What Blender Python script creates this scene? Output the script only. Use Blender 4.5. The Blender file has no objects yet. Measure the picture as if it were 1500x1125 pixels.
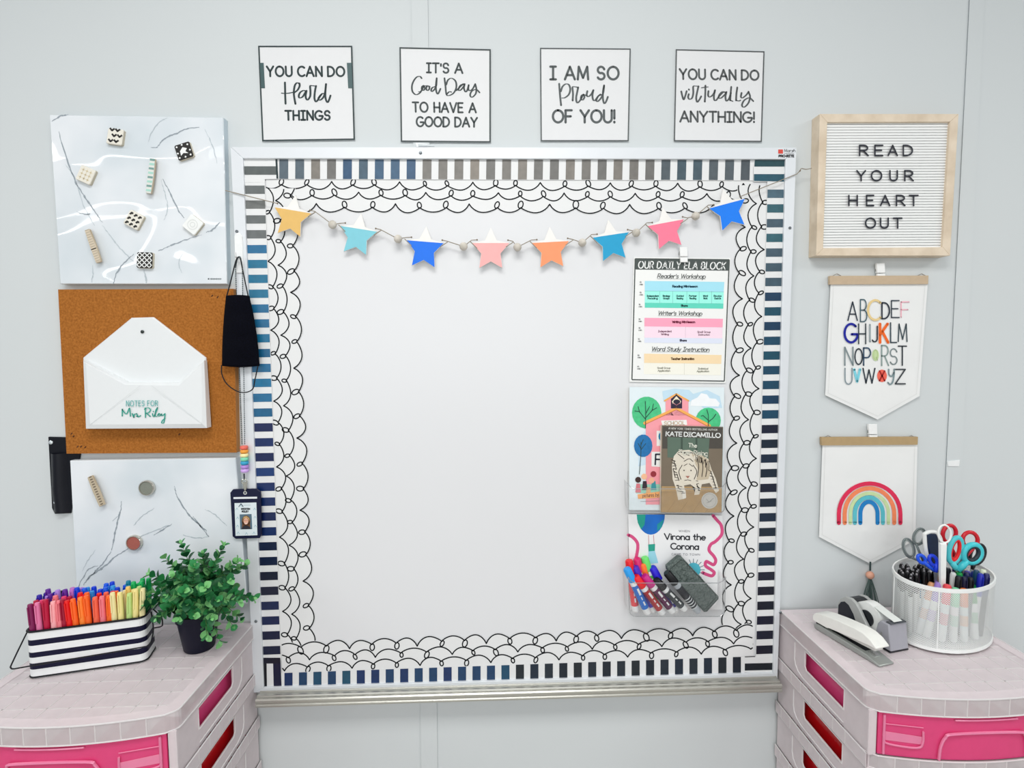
import bpy, math, random
from mathutils import Vector, Matrix
R_ = random.Random(7)
SC = bpy.context.scene
COL = SC.collection
PI = math.pi

# ------------------------------------------------------------------ camera
OFF = 1.207                      # height of the whiteboard's centre above the floor
CAM_R = Vector((0.9994386165279104, -0.032368538033680644, -0.008644624823474192))
CAM_U = Vector((0.01076467047937531, 0.0659065811428415, 0.9977677307026582))
CAM_F = Vector((0.03172654507265048, 0.9973006569273, -0.06621801892331768))
CAM_P = Vector((-0.05615925, -1.20331427, 0.17786903 + OFF))
FPX = 800.0
cam = bpy.data.cameras.new('camera'); camo = bpy.data.objects.new('camera', cam); COL.objects.link(camo)
cam.sensor_width = 36.0; cam.lens = FPX / 1500 * 36; cam.clip_start = 0.02
m = Matrix.Identity(4)
for i in range(3):
    m[i][0] = CAM_R[i]; m[i][1] = CAM_U[i]; m[i][2] = -CAM_F[i]; m[i][3] = CAM_P[i]
camo.matrix_world = m
SC.camera = camo

# ------------------------------------------------------------------ light
w = bpy.data.worlds.new('world'); SC.world = w; w.use_nodes = True
bg = w.node_tree.nodes['Background']; bg.inputs[0].default_value = (0.90, 0.96, 1.0, 1); bg.inputs[1].default_value = 0.36
def area(x, y, z, sx, sy, power):
    L = bpy.data.lights.new('ceiling_panel_light', 'AREA'); L.shape = 'RECTANGLE'; L.size = sx; L.size_y = sy
    L.energy = power; L.color = (1.0, 0.985, 0.96)
    o = bpy.data.objects.new('ceiling_panel_light', L); COL.objects.link(o); o.location = (x, y, z)
for lx in (-3.0, -0.2, 2.6):
    for ly in (-1.25, -3.9):
        area(lx, ly, 2.62, 1.2, 0.6, 25)
# added fill lamp behind the camera, brightens the upright faces turned to it
L = bpy.data.lights.new('front_fill', 'AREA'); L.shape = 'RECTANGLE'; L.size = 4.6; L.size_y = 1.5; L.energy = 48; L.color = (0.95, 0.98, 1.0)
o = bpy.data.objects.new('front_fill', L); COL.objects.link(o); o.location = (-0.4, -5.4, 1.55); o.rotation_euler = (math.radians(90), 0, 0)
SC.view_settings.view_transform = 'Standard'
SC.view_settings.look = 'None'
SC.view_settings.gamma = 1.0
SC.view_settings.use_curve_mapping = False
SC.view_settings.exposure = 0.05
SC.cycles.transparent_max_bounces = 32

# ------------------------------------------------------------------ pixel -> place
def ray(px, py):
    return CAM_R * ((px - 750) / FPX) + CAM_U * (-(py - 562.5) / FPX) + CAM_F
def V(px, py, d=0.0):            # point at distance d in front of the wall
    r = ray(px, py); t = (-d - CAM_P.y) / r.y
    return CAM_P + r * t
def VZ(px, py, z):
    r = ray(px, py); t = (z - CAM_P.z) / r.z
    return CAM_P + r * t

# ------------------------------------------------------------------ materials
def lin(c):
    c = c / 255.0
    return c / 12.92 if c <= 0.04045 else ((c + 0.055) / 1.055) ** 2.4
_M = {}
def C(r, g, b, rough=0.55, metal=0.0, coat=0.0, spec=0.4, vary=0.04, vscale=90.0, sss=0.0):
    key = (r, g, b, rough, metal, coat, spec, vary, vscale)
    if key in _M: return _M[key]
    mt = bpy.data.materials.new('mat_%d_%d_%d' % (r, g, b)); mt.use_nodes = True
    nt = mt.node_tree; P = nt.nodes['Principled BSDF']
    tc = nt.nodes.new('ShaderNodeTexCoord'); nz = nt.nodes.new('ShaderNodeTexNoise'); nz.inputs['Scale'].default_value = vscale
    nz.inputs['Detail'].default_value = 1.0
    nt.links.new(tc.outputs['Object'], nz.inputs['Vector'])
    mx = nt.nodes.new('ShaderNodeMix'); mx.data_type = 'RGBA'
    c = (lin(r), lin(g), lin(b))
    mx.inputs[6].default_value = (*[max(0, x * (1 - vary)) for x in c], 1)
    mx.inputs[7].default_value = (*[min(1, x * (1 + vary)) for x in c], 1)
    nt.links.new(nz.outputs[0], mx.inputs[0]); nt.links.new(mx.outputs[2], P.inputs['Base Color'])
    P.inputs['Roughness'].default_value = rough; P.inputs['Metallic'].default_value = metal
    P.inputs['Specular IOR Level'].default_value = spec
    P.inputs['Coat Weight'].default_value = coat; P.inputs['Coat Roughness'].default_value = 0.08
    _M[key] = mt
    return mt
def rough_bump(mt, scale, strength, dist=0.001, detail=3.0, coat=False):
    nt = mt.node_tree; P = nt.nodes['Principled BSDF']
    tc = nt.nodes.new('ShaderNodeTexCoord'); nz = nt.nodes.new('ShaderNodeTexNoise')
    nz.inputs['Scale'].default_value = scale; nz.inputs['Detail'].default_value = detail
    bp = nt.nodes.new('ShaderNodeBump'); bp.inputs['Strength'].default_value = strength; bp.inputs['Distance'].default_value = dist
    nt.links.new(tc.outputs['Object'], nz.inputs['Vector']); nt.links.new(nz.outputs[0], bp.inputs['Height'])
    nt.links.new(bp.outputs[0], P.inputs['Coat Normal' if coat else 'Normal'])
    return mt
def two_tone(name, c1, c2, scale, rough, bump=0.0, dist=0.001, stretch=(1, 1, 1), detail=4.0, lo=0.35, hi=0.65, spec=0.3):
    mt = bpy.data.materials.new(name); mt.use_nodes = True; nt = mt.node_tree; P = nt.nodes['Principled BSDF']
    tc = nt.nodes.new('ShaderNodeTexCoord'); mp = nt.nodes.new('ShaderNodeMapping'); mp.inputs['Scale'].default_value = stretch
    nz = nt.nodes.new('ShaderNodeTexNoise'); nz.inputs['Scale'].default_value = scale; nz.inputs['Detail'].default_value = detail
    rp = nt.nodes.new('ShaderNodeValToRGB')
    rp.color_ramp.elements[0].position = lo; rp.color_ramp.elements[1].position = hi
    rp.color_ramp.elements[0].color = (*[lin(x) for x in c1], 1); rp.color_ramp.elements[1].color = (*[lin(x) for x in c2], 1)
    nt.links.new(tc.outputs['Object'], mp.inputs[0]); nt.links.new(mp.outputs[0], nz.inputs['Vector'])
    nt.links.new(nz.outputs[0], rp.inputs[0]); nt.links.new(rp.outputs[0], P.inputs['Base Color'])
    P.inputs['Roughness'].default_value = rough; P.inputs['Specular IOR Level'].default_value = spec
    if bump:
        bp = nt.nodes.new('ShaderNodeBump'); bp.inputs['Strength'].default_value = bump; bp.inputs['Distance'].default_value = dist
        nt.links.new(nz.outputs[0], bp.inputs['Height']); nt.links.new(bp.outputs[0], P.inputs['Normal'])
    return mt
def sheer(name, rgb, transp, transl=0.5, rough=0.25, tint=None, gloss=0.06, ior=1.3):
    """a see-through plastic: part clear, part scattering, a little gloss"""
    mt = bpy.data.materials.new(name); mt.use_nodes = True; nt = mt.node_tree
    for n in list(nt.nodes): nt.nodes.remove(n)
    out = nt.nodes.new('ShaderNodeOutputMaterial')
    col = (*[lin(x) for x in rgb], 1)
    tc = nt.nodes.new('ShaderNodeTexCoord'); nz = nt.nodes.new('ShaderNodeTexNoise'); nz.inputs['Scale'].default_value = 60
    mr = nt.nodes.new('ShaderNodeMapRange'); mr.inputs[3].default_value = max(0, transp - 0.04); mr.inputs[4].default_value = min(1, transp + 0.04)
    nt.links.new(tc.outputs['Object'], nz.inputs['Vector']); nt.links.new(nz.outputs[0], mr.inputs[0])
    df = nt.nodes.new('ShaderNodeBsdfDiffuse'); df.inputs[0].default_value = col
    tl = nt.nodes.new('ShaderNodeBsdfTranslucent'); tl.inputs[0].default_value = col
    tr = nt.nodes.new('ShaderNodeBsdfTransparent'); tr.inputs[0].default_value = (*[lin(x) for x in (tint or (255, 255, 255))], 1)
    gl = nt.nodes.new('ShaderNodeBsdfGlossy'); gl.inputs['Roughness'].default_value = rough
    m1 = nt.nodes.new('ShaderNodeMixShader'); m1.inputs[0].default_value = transl
    nt.links.new(df.outputs[0], m1.inputs[1]); nt.links.new(tl.outputs[0], m1.inputs[2])
    m2 = nt.nodes.new('ShaderNodeMixShader'); nt.links.new(mr.outputs[0], m2.inputs[0])
    nt.links.new(m1.outputs[0], m2.inputs[1]); nt.links.new(tr.outputs[0], m2.inputs[2])
    m3 = nt.nodes.new('ShaderNodeMixShader')
    fr = nt.nodes.new('ShaderNodeFresnel'); fr.inputs[0].default_value = ior
    ma = nt.nodes.new('ShaderNodeMath'); ma.operation = 'ADD'; ma.inputs[1].default_value = gloss - 0.02; ma.use_clamp = True
    nt.links.new(fr.outputs[0], ma.inputs[0]); nt.links.new(ma.outputs[0], m3.inputs[0])
    nt.links.new(m2.outputs[0], m3.inputs[1]); nt.links.new(gl.outputs[0], m3.inputs[2])
    nt.links.new(m3.outputs[0], out.inputs[0])
    return mt

# ------------------------------------------------------------------ mesh builder
_ORG = {}
class MB:
    def __init__(s): s.v = []; s.f = []; s.m = []; s.uv = {}
    def pts(s, ps):
        i0 = len(s.v); s.v.extend([Vector(p) for p in ps]); return list(range(i0, len(s.v)))
    def face(s, ids, mat): s.f.append(tuple(ids)); s.m.append(mat)
    def poly(s, ps, mat): s.face(s.pts(ps), mat)
    def box(s, a, b, mat):
        x0, x1 = sorted((a[0], b[0])); y0, y1 = sorted((a[1], b[1])); z0, z1 = sorted((a[2], b[2]))
        s.hexa([(x0,y0,z0),(x1,y0,z0),(x1,y1,z0),(x0,y1,z0)], [(x0,y0,z1),(x1,y0,z1),(x1,y1,z1),(x0,y1,z1)], mat)
    def hexa(s, lo, hi, mat): s.loft([lo, hi], mat)
    def loft(s, rings, mat, caps=True, closed=True):
        idr = [s.pts(r) for r in rings]; n = len(rings[0])
        for a, b in zip(idr, idr[1:]):
            for i in range(n if closed else n - 1):
                j = (i + 1) % n
                s.face((a[i], a[j], b[j], b[i]), mat)
        if caps:
            s.face(idr[0][::-1], mat); s.face(idr[-1], mat)
    def tube(s, pts, r, mat, seg=8, closed=False, flat=1.0):
        pts = [Vector(p) for p in pts]; n = len(pts); rings = []
        rr = r if isinstance(r, (list, tuple)) else [r] * n
        prev = None
        for i in range(n):
            if closed: t = pts[(i + 1) % n] - pts[i - 1]
            else: t = pts[min(i + 1, n - 1)] - pts[max(i - 1, 0)]
            if t.length < 1e-9: t = Vector((0, 0, 1))
            t.normalize()
            if prev is None:
                a = Vector((0, 1, 0)) if abs(t.y) < 0.9 else Vector((1, 0, 0))
            else: a = prev
            nrm = (a - t * a.dot(t))
            if nrm.length < 1e-6: nrm = t.orthogonal()
            nrm.normalize(); prev = nrm; bn = t.cross(nrm)
            rings.append([pts[i] + (nrm * math.cos(2*PI*k/seg) * flat + bn * math.sin(2*PI*k/seg)) * rr[i] for k in range(seg)])
        if closed: rings.append(rings[0])
        s.loft(rings, mat, caps=not closed)
    def lathe(s, prof, c, mat, seg=24, axis=(0, 0, 1), caps=True, sx=1.0, sy=1.0):
        ax = Vector(axis).normalized(); u = ax.orthogonal().normalized() if abs(ax.z) < 0.999 else Vector((1, 0, 0)); v = ax.cross(u)
        c = Vector(c)
        s.loft([[c + ax * z + (u * math.cos(2*PI*k/seg) * sx + v * math.sin(2*PI*k/seg) * sy) * max(r, 1e-5) for k in range(seg)] for r, z in prof], mat, caps)
    def ball(s, c, r, mat, seg=12, sq=(1, 1, 1)):
        n = max(4, seg // 2); c = Vector(c); rings = []
        for i in range(n + 1):
            a = PI * i / n
            q = max(math.sin(a), 1e-4)
            rings.append([c + Vector((sq[0]*r*q*math.cos(2*PI*k/seg), sq[1]*r*q*math.sin(2*PI*k/seg), -sq[2]*r*math.cos(a))) for k in range(seg)])
        s.loft(rings, mat, True)
    # ---- things drawn from the photograph's outline, on a plane d in front of the wall
    def flat(s, ppx, d, mat): s.poly([V(x, y, d) for x, y in ppx], mat)
    def prism(s, ppx, d0, d1, mat, bev=0.0, side=None):
        fr = [V(x, y, d1) for x, y in ppx]
        bk = [Vector((p.x, -d0, p.z)) for p in fr]
        side = side or mat
        if bev:
            c = sum(fr, Vector()) / len(fr)
            inn = []
            for p in fr:
                q = p - c; L = max(q.length, 1e-6); inn.append(c + q * max(0, (L - bev * 1.3)) / L)
            mid = [Vector((p.x, p.y + bev, p.z)) for p in fr]
            s.loft([bk, mid], side, caps=False); s.loft([mid, inn], mat, caps=False); s.poly(inn, mat)
        else:
            s.loft([bk, fr], side, caps=False); s.poly(fr, mat)
        s.poly(bk[::-1], side)
    def stroke(s, pts, wpx, d, mat, caps=True, pen=0.0):
        """a drawn line of width wpx (photo pixels) along pts"""
        P = [Vector((p[0], p[1])) for p in pts]
        Q = [P[0]]
        for p in P[1:]:
            if (p - Q[-1]).length > 0.05: Q.append(p)
        if len(Q) < 2: return
        n = len(Q); L = []; Rr = []
        def hw(t): return wpx * 0.5 * ((1 - pen) + pen * abs(t.y) * 1.25)
        for i in range(n):
            t0 = (Q[i] - Q[i-1]).normalized() if i else None
            t1 = (Q[i+1] - Q[i]).normalized() if i < n - 1 else None
            if t0 is not None and t1 is not None:
                if t0.dot(t1) < 0.55:
                    for t in (t0, t1):
                        nn = Vector((-t.y, t.x)) * hw(t); L.append(Q[i] + nn); Rr.append(Q[i] - nn)
                    s.dot(Q[i], hw(t0), d, mat)
                    continue
                t = (t0 + t1).normalized()
            else: t = t0 if t1 is None else t1
            nn = Vector((-t.y, t.x)) * hw(t); L.append(Q[i] + nn); Rr.append(Q[i] - nn)
        a = s.pts([V(p.x, p.y, d) for p in L]); b = s.pts([V(p.x, p.y, d) for p in Rr])
        for i in range(len(L) - 1): s.face((a[i], a[i+1], b[i+1], b[i]), mat)
        if caps:
            s.dot(Q[0], hw((Q[1]-Q[0]).normalized()), d, mat); s.dot(Q[-1], hw((Q[-1]-Q[-2]).normalized()), d, mat)
    def dot(s, p, r, d, mat, n=10, ry=None, ang=0.0):
        ry = ry or r; ca, sa = math.cos(ang), math.sin(ang)
        s.flat([(p[0] + r*math.cos(2*PI*k/n)*ca - ry*math.sin(2*PI*k/n)*sa, p[1] + r*math.cos(2*PI*k/n)*sa + ry*math.sin(2*PI*k/n)*ca) for k in range(n)], d, mat)
    def build(s, name, parent=None, smooth=False, origin=None, bevel=0.0, label=None):
        """link as ONE mesh object; vertices are given in world space, or in the parent's space when origin == 'local'"""
        me = bpy.data.meshes.new(name)
        mats = []
        for mt in s.m:
            if mt not in mats: mats.append(mt)
        if origin == 'local': off = Vector(); wo = Vector()
        elif parent is not None: off = _ORG.get(parent.name, Vector()); wo = off
        else:
            lo = Vector([min(v[i] for v in s.v) for i in range(3)]); hi = Vector([max(v[i] for v in s.v) for i in range(3)])
            off = Vector(((lo.x+hi.x)/2, (lo.y+hi.y)/2, lo.z)) if origin is None else Vector(origin); wo = off
        me.from_pydata([v - off for v in s.v], [], s.f)
        for mt in mats: me.materials.append(mt)
        ix = {id(mt): i for i, mt in enumerate(mats)}
        me.polygons.foreach_set('material_index', [ix[id(mt)] for mt in s.m])
        if s.uv:
            ul = me.uv_layers.new(name='uv')
            for p in me.polygons:
                if p.index in s.uv:
                    for li, c in zip(p.loop_indices, s.uv[p.index]): ul.data[li].uv = c
        me.update()
        o = bpy.data.objects.new(name, me); COL.objects.link(o)
        if parent is not None: o.parent = parent
        else: o.location = off
        _ORG[o.name] = wo
        if smooth:
            me.shade_smooth()
            if smooth != 'all':
                try: me.set_sharp_from_angle(angle=math.radians(38))
                except Exception: pass
        if bevel:
            b = o.modifiers.new('edge', 'BEVEL'); b.width = bevel; b.segments = 2; b.limit_method = 'ANGLE'; b.angle_limit = math.radians(40)
        if label: o['label'] = label
        return o

def thing(name, label, cat, loc=(0, 0, 0), group=None, rot=None):
    o = bpy.data.objects.new(name, None); COL.objects.link(o); o.empty_display_size = 0.02
    o.location = loc
    if rot is not None: o.rotation_euler = rot
    o['label'] = label; o['category'] = cat
    if group: o['group'] = group
    _ORG[o.name] = Vector(loc)
    return o
def tag(o, label, cat, group=None, kind=None):
    o['label'] = label; o['category'] = cat
    if group: o['group'] = group
    if kind: o['kind'] = kind
    return o
def struct(o, label, cat):
    o['kind'] = 'structure'; o['label'] = label; o['category'] = cat
    return o
ORD = ['first', 'second', 'third', 'fourth', 'fifth', 'sixth', 'seventh', 'eighth', 'ninth', 'tenth', 'eleventh', 'twelfth', 'thirteenth',
       'fourteenth', 'fifteenth', 'sixteenth', 'seventeenth', 'eighteenth', 'nineteenth', 'twentieth']

# ------------------------------------------------------------------ lettering: strokes in a unit box, cap height 1
def A(cx, cy, rx, ry, a0, a1, n=None):
    n = n or max(6, int(abs(a1 - a0) / 18))
    return [(cx + rx*math.cos(math.radians(a0 + (a1-a0)*i/n)), cy + ry*math.sin(math.radians(a0 + (a1-a0)*i/n))) for i in range(n + 1)]
_S = [(.56,.80)] + A(.30,.745,.26,.255,25,255,14) + A(.30,.26,.28,.26,75,-155,14)
_s = [(.38,.50)] + A(.20,.47,.19,.15,30,250,10) + A(.20,.155,.2,.155,75,-150,10)
G = {
 'A': (.80, [[(0,0),(.4,1),(.8,0)], [(.15,.34),(.65,.34)]]),
 'B': (.60, [[(0,0),(0,1)], [(0,1),(.28,1)] + A(.28,.76,.26,.24,90,-90) + [(0,.52)], [(.28,.52)] + A(.32,.26,.28,.26,90,-90) + [(0,0)]]),
 'C': (.70, [A(.44,.5,.44,.5,48,312,18)]),
 'D': (.70, [[(0,0),(0,1),(.2,1)] + A(.2,.5,.5,.5,90,-90,14) + [(0,0)]]),
 'E': (.52, [[(.52,1),(0,1),(0,0),(.52,0)], [(0,.52),(.44,.52)]]),
 'F': (.52, [[(.52,1),(0,1),(0,0)], [(0,.5),(.44,.5)]]),
 'G': (.82, [A(.44,.5,.44,.5,48,345,20) + [(.84,.44),(.48,.44)]]),
 'H': (.64, [[(0,0),(0,1)], [(.64,0),(.64,1)], [(0,.5),(.64,.5)]]),
 'I': (.44, [[(.22,0),(.22,1)], [(0,1),(.44,1)], [(0,0),(.44,0)]]),
 '|': (.04, [[(.02,0),(.02,1)]]),
 'J': (.42, [[(.42,1),(.42,.22)] + A(.2,.22,.22,.22,0,-150)]),
 'K': (.60, [[(0,0),(0,1)], [(.56,1),(0,.42)], [(.18,.58),(.6,0)]]),
 'L': (.48, [[(0,1),(0,0),(.48,0)]]),
 'M': (.84, [[(0,0),(.08,1),(.42,.12),(.76,1),(.84,0)]]),
 'N': (.66, [[(0,0),(0,1),(.66,0),(.66,1)]]),
 'O': (.88, [A(.44,.5,.44,.5,90,450,24)]),
 'P': (.58, [[(0,0),(0,1),(.28,1)] + A(.28,.72,.28,.28,90,-90) + [(0,.44)]]),
 'Q': (.88, [A(.44,.5,.44,.5,90,450,24), [(.55,.25),(.85,-.05)]]),
 'R': (.60, [[(0,0),(0,1),(.28,1)] + A(.28,.74,.28,.26,90,-90) + [(0,.48)], [(.26,.48),(.6,0)]]),
 'S': (.60, [_S]),
 'T': (.66, [[(.33,0),(.33,1)], [(0,1),(.66,1)]]),
 'U': (.66, [[(0,1),(0,.33)] + A(.33,.33,.33,.33,180,360,12) + [(.66,1)]]),
 'V': (.74, [[(0,1),(.37,0),(.74,1)]]),
 'W': (1.0, [[(0,1),(.25,0),(.5,.9),(.75,0),(1,1)]]),
 'X': (.64, [[(0,1),(.64,0)], [(0,0),(.64,1)]]),
 'Y': (.72, [[(0,1),(.36,.48),(.72,1)], [(.36,.48),(.36,0)]]),
 'Z': (.62, [[(0,1),(.62,1),(0,0),(.62,0)]]),
 '!': (.06, [[(.03,.32),(.03,1)], [(.03,.0),(.03,.05)]]),
 '.': (.06, [[(.03,0),(.03,.05)]]),
 "'": (.06, [[(.03,.72),(.03,.92)]]),
 '-': (.30, [[(0,.4),(.3,.4)]]),
 '#': (.50, [[(.12,0),(.2,1)], [(.32,0),(.4,1)], [(0,.65),(.5,.65)], [(0,.32),(.5,.32)]]),
 '1': (.22, [[(0,.8),(.2,1),(.2,0)]]),
 '0': (.56, [A(.28,.5,.28,.5,90,450,18)]),
 '5': (.52, [[(.46,1),(.08,1),(.04,.56)] + A(.24,.32,.28,.32,110,-140)]),
 'a': (.54, [A(.27,.31,.27,.31,40,400,16), [(.54,.62),(.54,0)]]),
 'b': (.54, [[(0,1),(0,0)], A(.27,.31,.27,.31,180,540,16)]),
 'c': (.48, [A(.28,.31,.28,.31,45,315,14)]),
 'd': (.54, [A(.27,.31,.27,.31,0,360,16), [(.54,1),(.54,0)]]),
 'e': (.54, [[(.02,.33),(.53,.33)] + A(.27,.31,.27,.31,5,310,16)]),
 'f': (.40, [A(.32,.8,.18,.2,60,180,8) + [(.14,0)], [(0,.6),(.36,.6)]]),
 'g': (.54, [A(.27,.31,.27,.31,0,360,16), [(.54,.62),(.54,-.12)] + A(.28,-.12,.26,.22,0,-150)]),
 'h': (.48, [[(0,1),(0,0)], [(0,.34)] + A(.24,.36,.24,.26,180,0) + [(.48,0)]]),
 'i': (.06, [[(.03,.62),(.03,0)], [(.03,.86),(.03,.9)]]),
 'k': (.46, [[(0,1),(0,0)], [(.42,.62),(0,.24)], [(.14,.36),(.46,0)]]),
 'l': (.06, [[(.03,1),(.03,0)]]),
 'm': (.80, [[(0,.62),(0,0)], [(0,.36)] + A(.2,.4,.2,.22,180,0) + [(.4,0)], [(.4,.36)] + A(.6,.4,.2,.22,180,0) + [(.8,0)]]),
 'n': (.48, [[(0,.62),(0,0)], [(0,.34)] + A(.24,.36,.24,.26,180,0) + [(.48,0)]]),
 'o': (.56, [A(.28,.31,.28,.31,90,450,18)]),
 'p': (.54, [[(0,.62),(0,-.35)], A(.27,.31,.27,.31,180,540,16)]),
 'r': (.34, [[(0,.62),(0,0)], [(0,.34)] + A(.24,.36,.24,.26,180,60)]),
 's': (.42, [_s]),
 't': (.36, [[(.16,.9),(.16,.1)] + A(.28,.12,.12,.12,180,290), [(0,.62),(.34,.62)]]),
 'u': (.48, [[(0,.62),(0,.24)] + A(.24,.24,.24,.24,180,360) + [(.48,.62)], [(.48,.62),(.48,0)]]),
 'v': (.46, [[(0,.62),(.23,0),(.46,.62)]]),
 'w': (.70, [[(0,.62),(.17,0),(.35,.58),(.53,0),(.7,.62)]]),
 'y': (.48, [[(0,.62),(.24,.04)], [(.48,.62),(.14,-.34)]]),
 'z': (.42, [[(0,.62),(.42,.62),(0,0),(.42,0)]]),
}
def layout(s, gap=.22, space=.5):
    x = 0; out = []
    for ch in s:
        if ch == ' ': x += space; continue
        w_, st = G[ch]; out.append((x, st)); x += w_ + gap
    return out, x - gap
def quad_map(q):
    tl, tr, br, bl = [Vector((p[0], p[1])) for p in q]
    return lambda u, v: (tl * (1-u) * (1-v) + tr * u * (1-v) + br * u * v + bl * (1-u) * v)
def text(mb, s, q, wpx, d, mat, gap=.22, space=.5, slant=0.0, pen=0.0):
    """write s into the photo box q = (x0, y0, x1, y1) or four corners TL TR BR BL (cap height fills it)"""
    if len(q) == 4 and not hasattr(q[0], '__len__'):
        x0, y0, x1, y1 = q; q = [(x0, y0), (x1, y0), (x1, y1), (x0, y1)]
    f = quad_map(q); gl, W = layout(s, gap, space); ins = 0.0
    for x, st in gl:
        for line in st:
            pp = [f((x + p[0] + slant * p[1]) / W, 1 - p[1]) for p in line]
            if len(pp) == 2 and (pp[0]-pp[1]).length < 0.6: mb.dot(pp[0], wpx * .55, d, mat)
            mb.stroke(pp, wpx, d, mat, pen=pen)
def spline(pts, n=7):
    P = [Vector((p[0], p[1])) for p in pts]
    if len(P) < 3: return P
    out = []
    E = [P[0] * 2 - P[1]] + P + [P[-1] * 2 - P[-2]]
    for i in range(1, len(E) - 2):
        a, b, c, e = E[i-1], E[i], E[i+1], E[i+2]
        for k in range(n):
            t = k / n
            out.append(0.5 * ((2*b) + (c - a)*t + (2*a - 5*b + 4*c - e)*t*t + (3*b - a - 3*c + e)*t**3))
    out.append(P[-1]); return out
def spline3(pts, n=6):
    P = [Vector(p) for p in pts]
    E = [P[0] * 2 - P[1]] + P + [P[-1] * 2 - P[-2]]
    out = []
    for i in range(1, len(E) - 2):
        a, b, c, e = E[i-1], E[i], E[i+1], E[i+2]
        for k in range(n):
            t = k / n
            out.append(0.5 * ((2*b) + (c - a)*t + (2*a - 5*b + 4*c - e)*t*t + (3*b - a - 3*c + e)*t**3))
    out.append(P[-1]); return out
def script(mb, strokes, org, sc, wpx, d, mat, pen=0.55):
    """hand-lettered strokes digitised from a close crop of the photograph: org + sc * point"""
    for st in strokes:
        mb.stroke(spline([(org[0] + sc*x, org[1] + sc*y) for x, y in st]), wpx, d, mat, pen=pen)
def copy_tree(o, parent=None):
    c = o.copy(); COL.objects.link(c)
    if parent is not None: c.parent = parent
    for ch in list(o.children): copy_tree(ch, c)
    return c

# ================================================================== the room
WALLC = rough_bump(C(208, 213, 214, 0.75, spec=0.25, vary=0.015, vscale=3), 180, 0.12, 0.0006)
SEAM = C(150, 157, 160, 0.8)
b = MB(); b.box((-3.2, 0.0, 0), (3.2, 0.12, 2.9), WALLC)
struct(b.build('wall_back'), 'pale grey classroom wall behind the whiteboard', 'wall')
FL = two_tone('floor_tile', (176, 172, 166), (196, 192, 186), 30, 0.4)
b = MB(); b.box((-3.2, -5.5, -0.05), (3.2, 0.0, 0), FL)
struct(b.build('floor'), 'light vinyl floor below the drawer carts', 'floor')
def batten(name, pxs, label):
    """a flat strip over a panel joint, from the top of the wall to the floor"""
    (xa, xb, y1), (xc, xd, y2) = pxs
    tl, tr, bl, br = V(xa, y1), V(xb, y1), V(xc, y2), V(xd, y2)
    def ext(p, q, z): t = (z - p.z) / (q.z - p.z); return p + (q - p) * t
    z1, z0 = 2.9, 0.0
    q = [ext(tl, bl, z1), ext(tr, br, z1), ext(tr, br, z0), ext(tl, bl, z0)]
    b = MB()
    fr = [Vector((p.x, -0.0022, p.z)) for p in q]; bk = [Vector((p.x, 0.0004, p.z)) for p in q]
    b.loft([bk, fr], SEAM, caps=False); b.poly(fr, WALLC)
    return struct(b.build(name), label, 'trim')
batten('trim_1', [(603, 627, 10), (617, 641, 1115)], 'narrow grey batten on the wall above and below the whiteboard')
batten('trim_2', [(1419, 1441, 5), (1381, 1404, 765)], 'narrow grey batten on the wall behind the banners')
b = MB(); b.prism([(1388, 676), (1406, 674), (1405, 683), (1389, 683)], 0.0022, 0.004, C(238, 240, 240, 0.4))
tag(b.build('adhesive_tab'), 'little clear white adhesive tab stuck on the right wall batten', 'adhesive tab')

# ================================================================== posters along the top
PAPER = C(224, 225, 226, 0.6, vary=0.01)
def poster(corners, ink, bw, label, lines, scripts, tapes=None):
    t = thing('affirmation_poster', label, 'poster', V(*((Vector(corners[2]) + Vector(corners[3])) / 2), 0.0), 'affirmation posters above the whiteboard')
    b = MB(); b.prism(corners, 0.0022, 0.003, PAPER)
    d = 0.0033
    q = [Vector(c) for c in corners]; c0 = sum(q, Vector((0, 0))) / 4
    ins = [c0 + (p - c0) * (1 - bw / ((q[1]-q[0]).length / 2)) for p in q]
    for i in range(4):
        j = (i + 1) % 4; b.flat([q[i], q[j], ins[j], ins[i]], d, ink)
    for s, qq, w_, kw in lines: text(b, s, qq, w_, d, ink, **kw)
    for st, org, sc, w_ in scripts: script(b, st, org, sc, w_, d, ink)
    b.build('sheet', t)
    if tapes:
        for q_ in tapes:
            k = MB(); k.prism(q_, 0.003, 0.0039, C(62, 88, 90, 0.45)); k.build('tape_strip', t, label='dark grey green tape strip')
INK1 = C(44, 58, 60, 0.6); INK2 = C(66, 74, 75, 0.6); INK3 = C(84, 90, 91, 0.6); INK4 = C(82, 86, 87, 0.6)
K1 = 135/1446; K2 = 125/1172; K3 = 125/1339; K4 = 130/1462
HARD = [[(400,385),(402,470),(405,600),(410,715)], [(345,550),(390,555),(450,552),(530,538)],
        [(625,400),(590,390),(560,420),(545,480),(540,560),(550,640),(565,718)], [(628,400),(630,440),(600,500),(545,545)],
        [(730,520),(690,510),(640,540),(618,590),(630,625),(680,605),(720,540),(735,530)], [(738,515),(725,590),(735,640),(760,655),(795,600),(800,520),(797,440),(830,435),(885,440)],
        [(888,440),(875,500),(865,580),(865,640),(885,685),(915,660),(945,610),(985,560),(1020,560)],
        [(1020,560),(985,560),(945,600),(925,640),(950,660),(1000,620),(1030,540),(1045,410)], [(1045,410),(1035,520),(1035,610),(1050,670),(1072,695),(1095,650),(1115,590)]]
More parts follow.
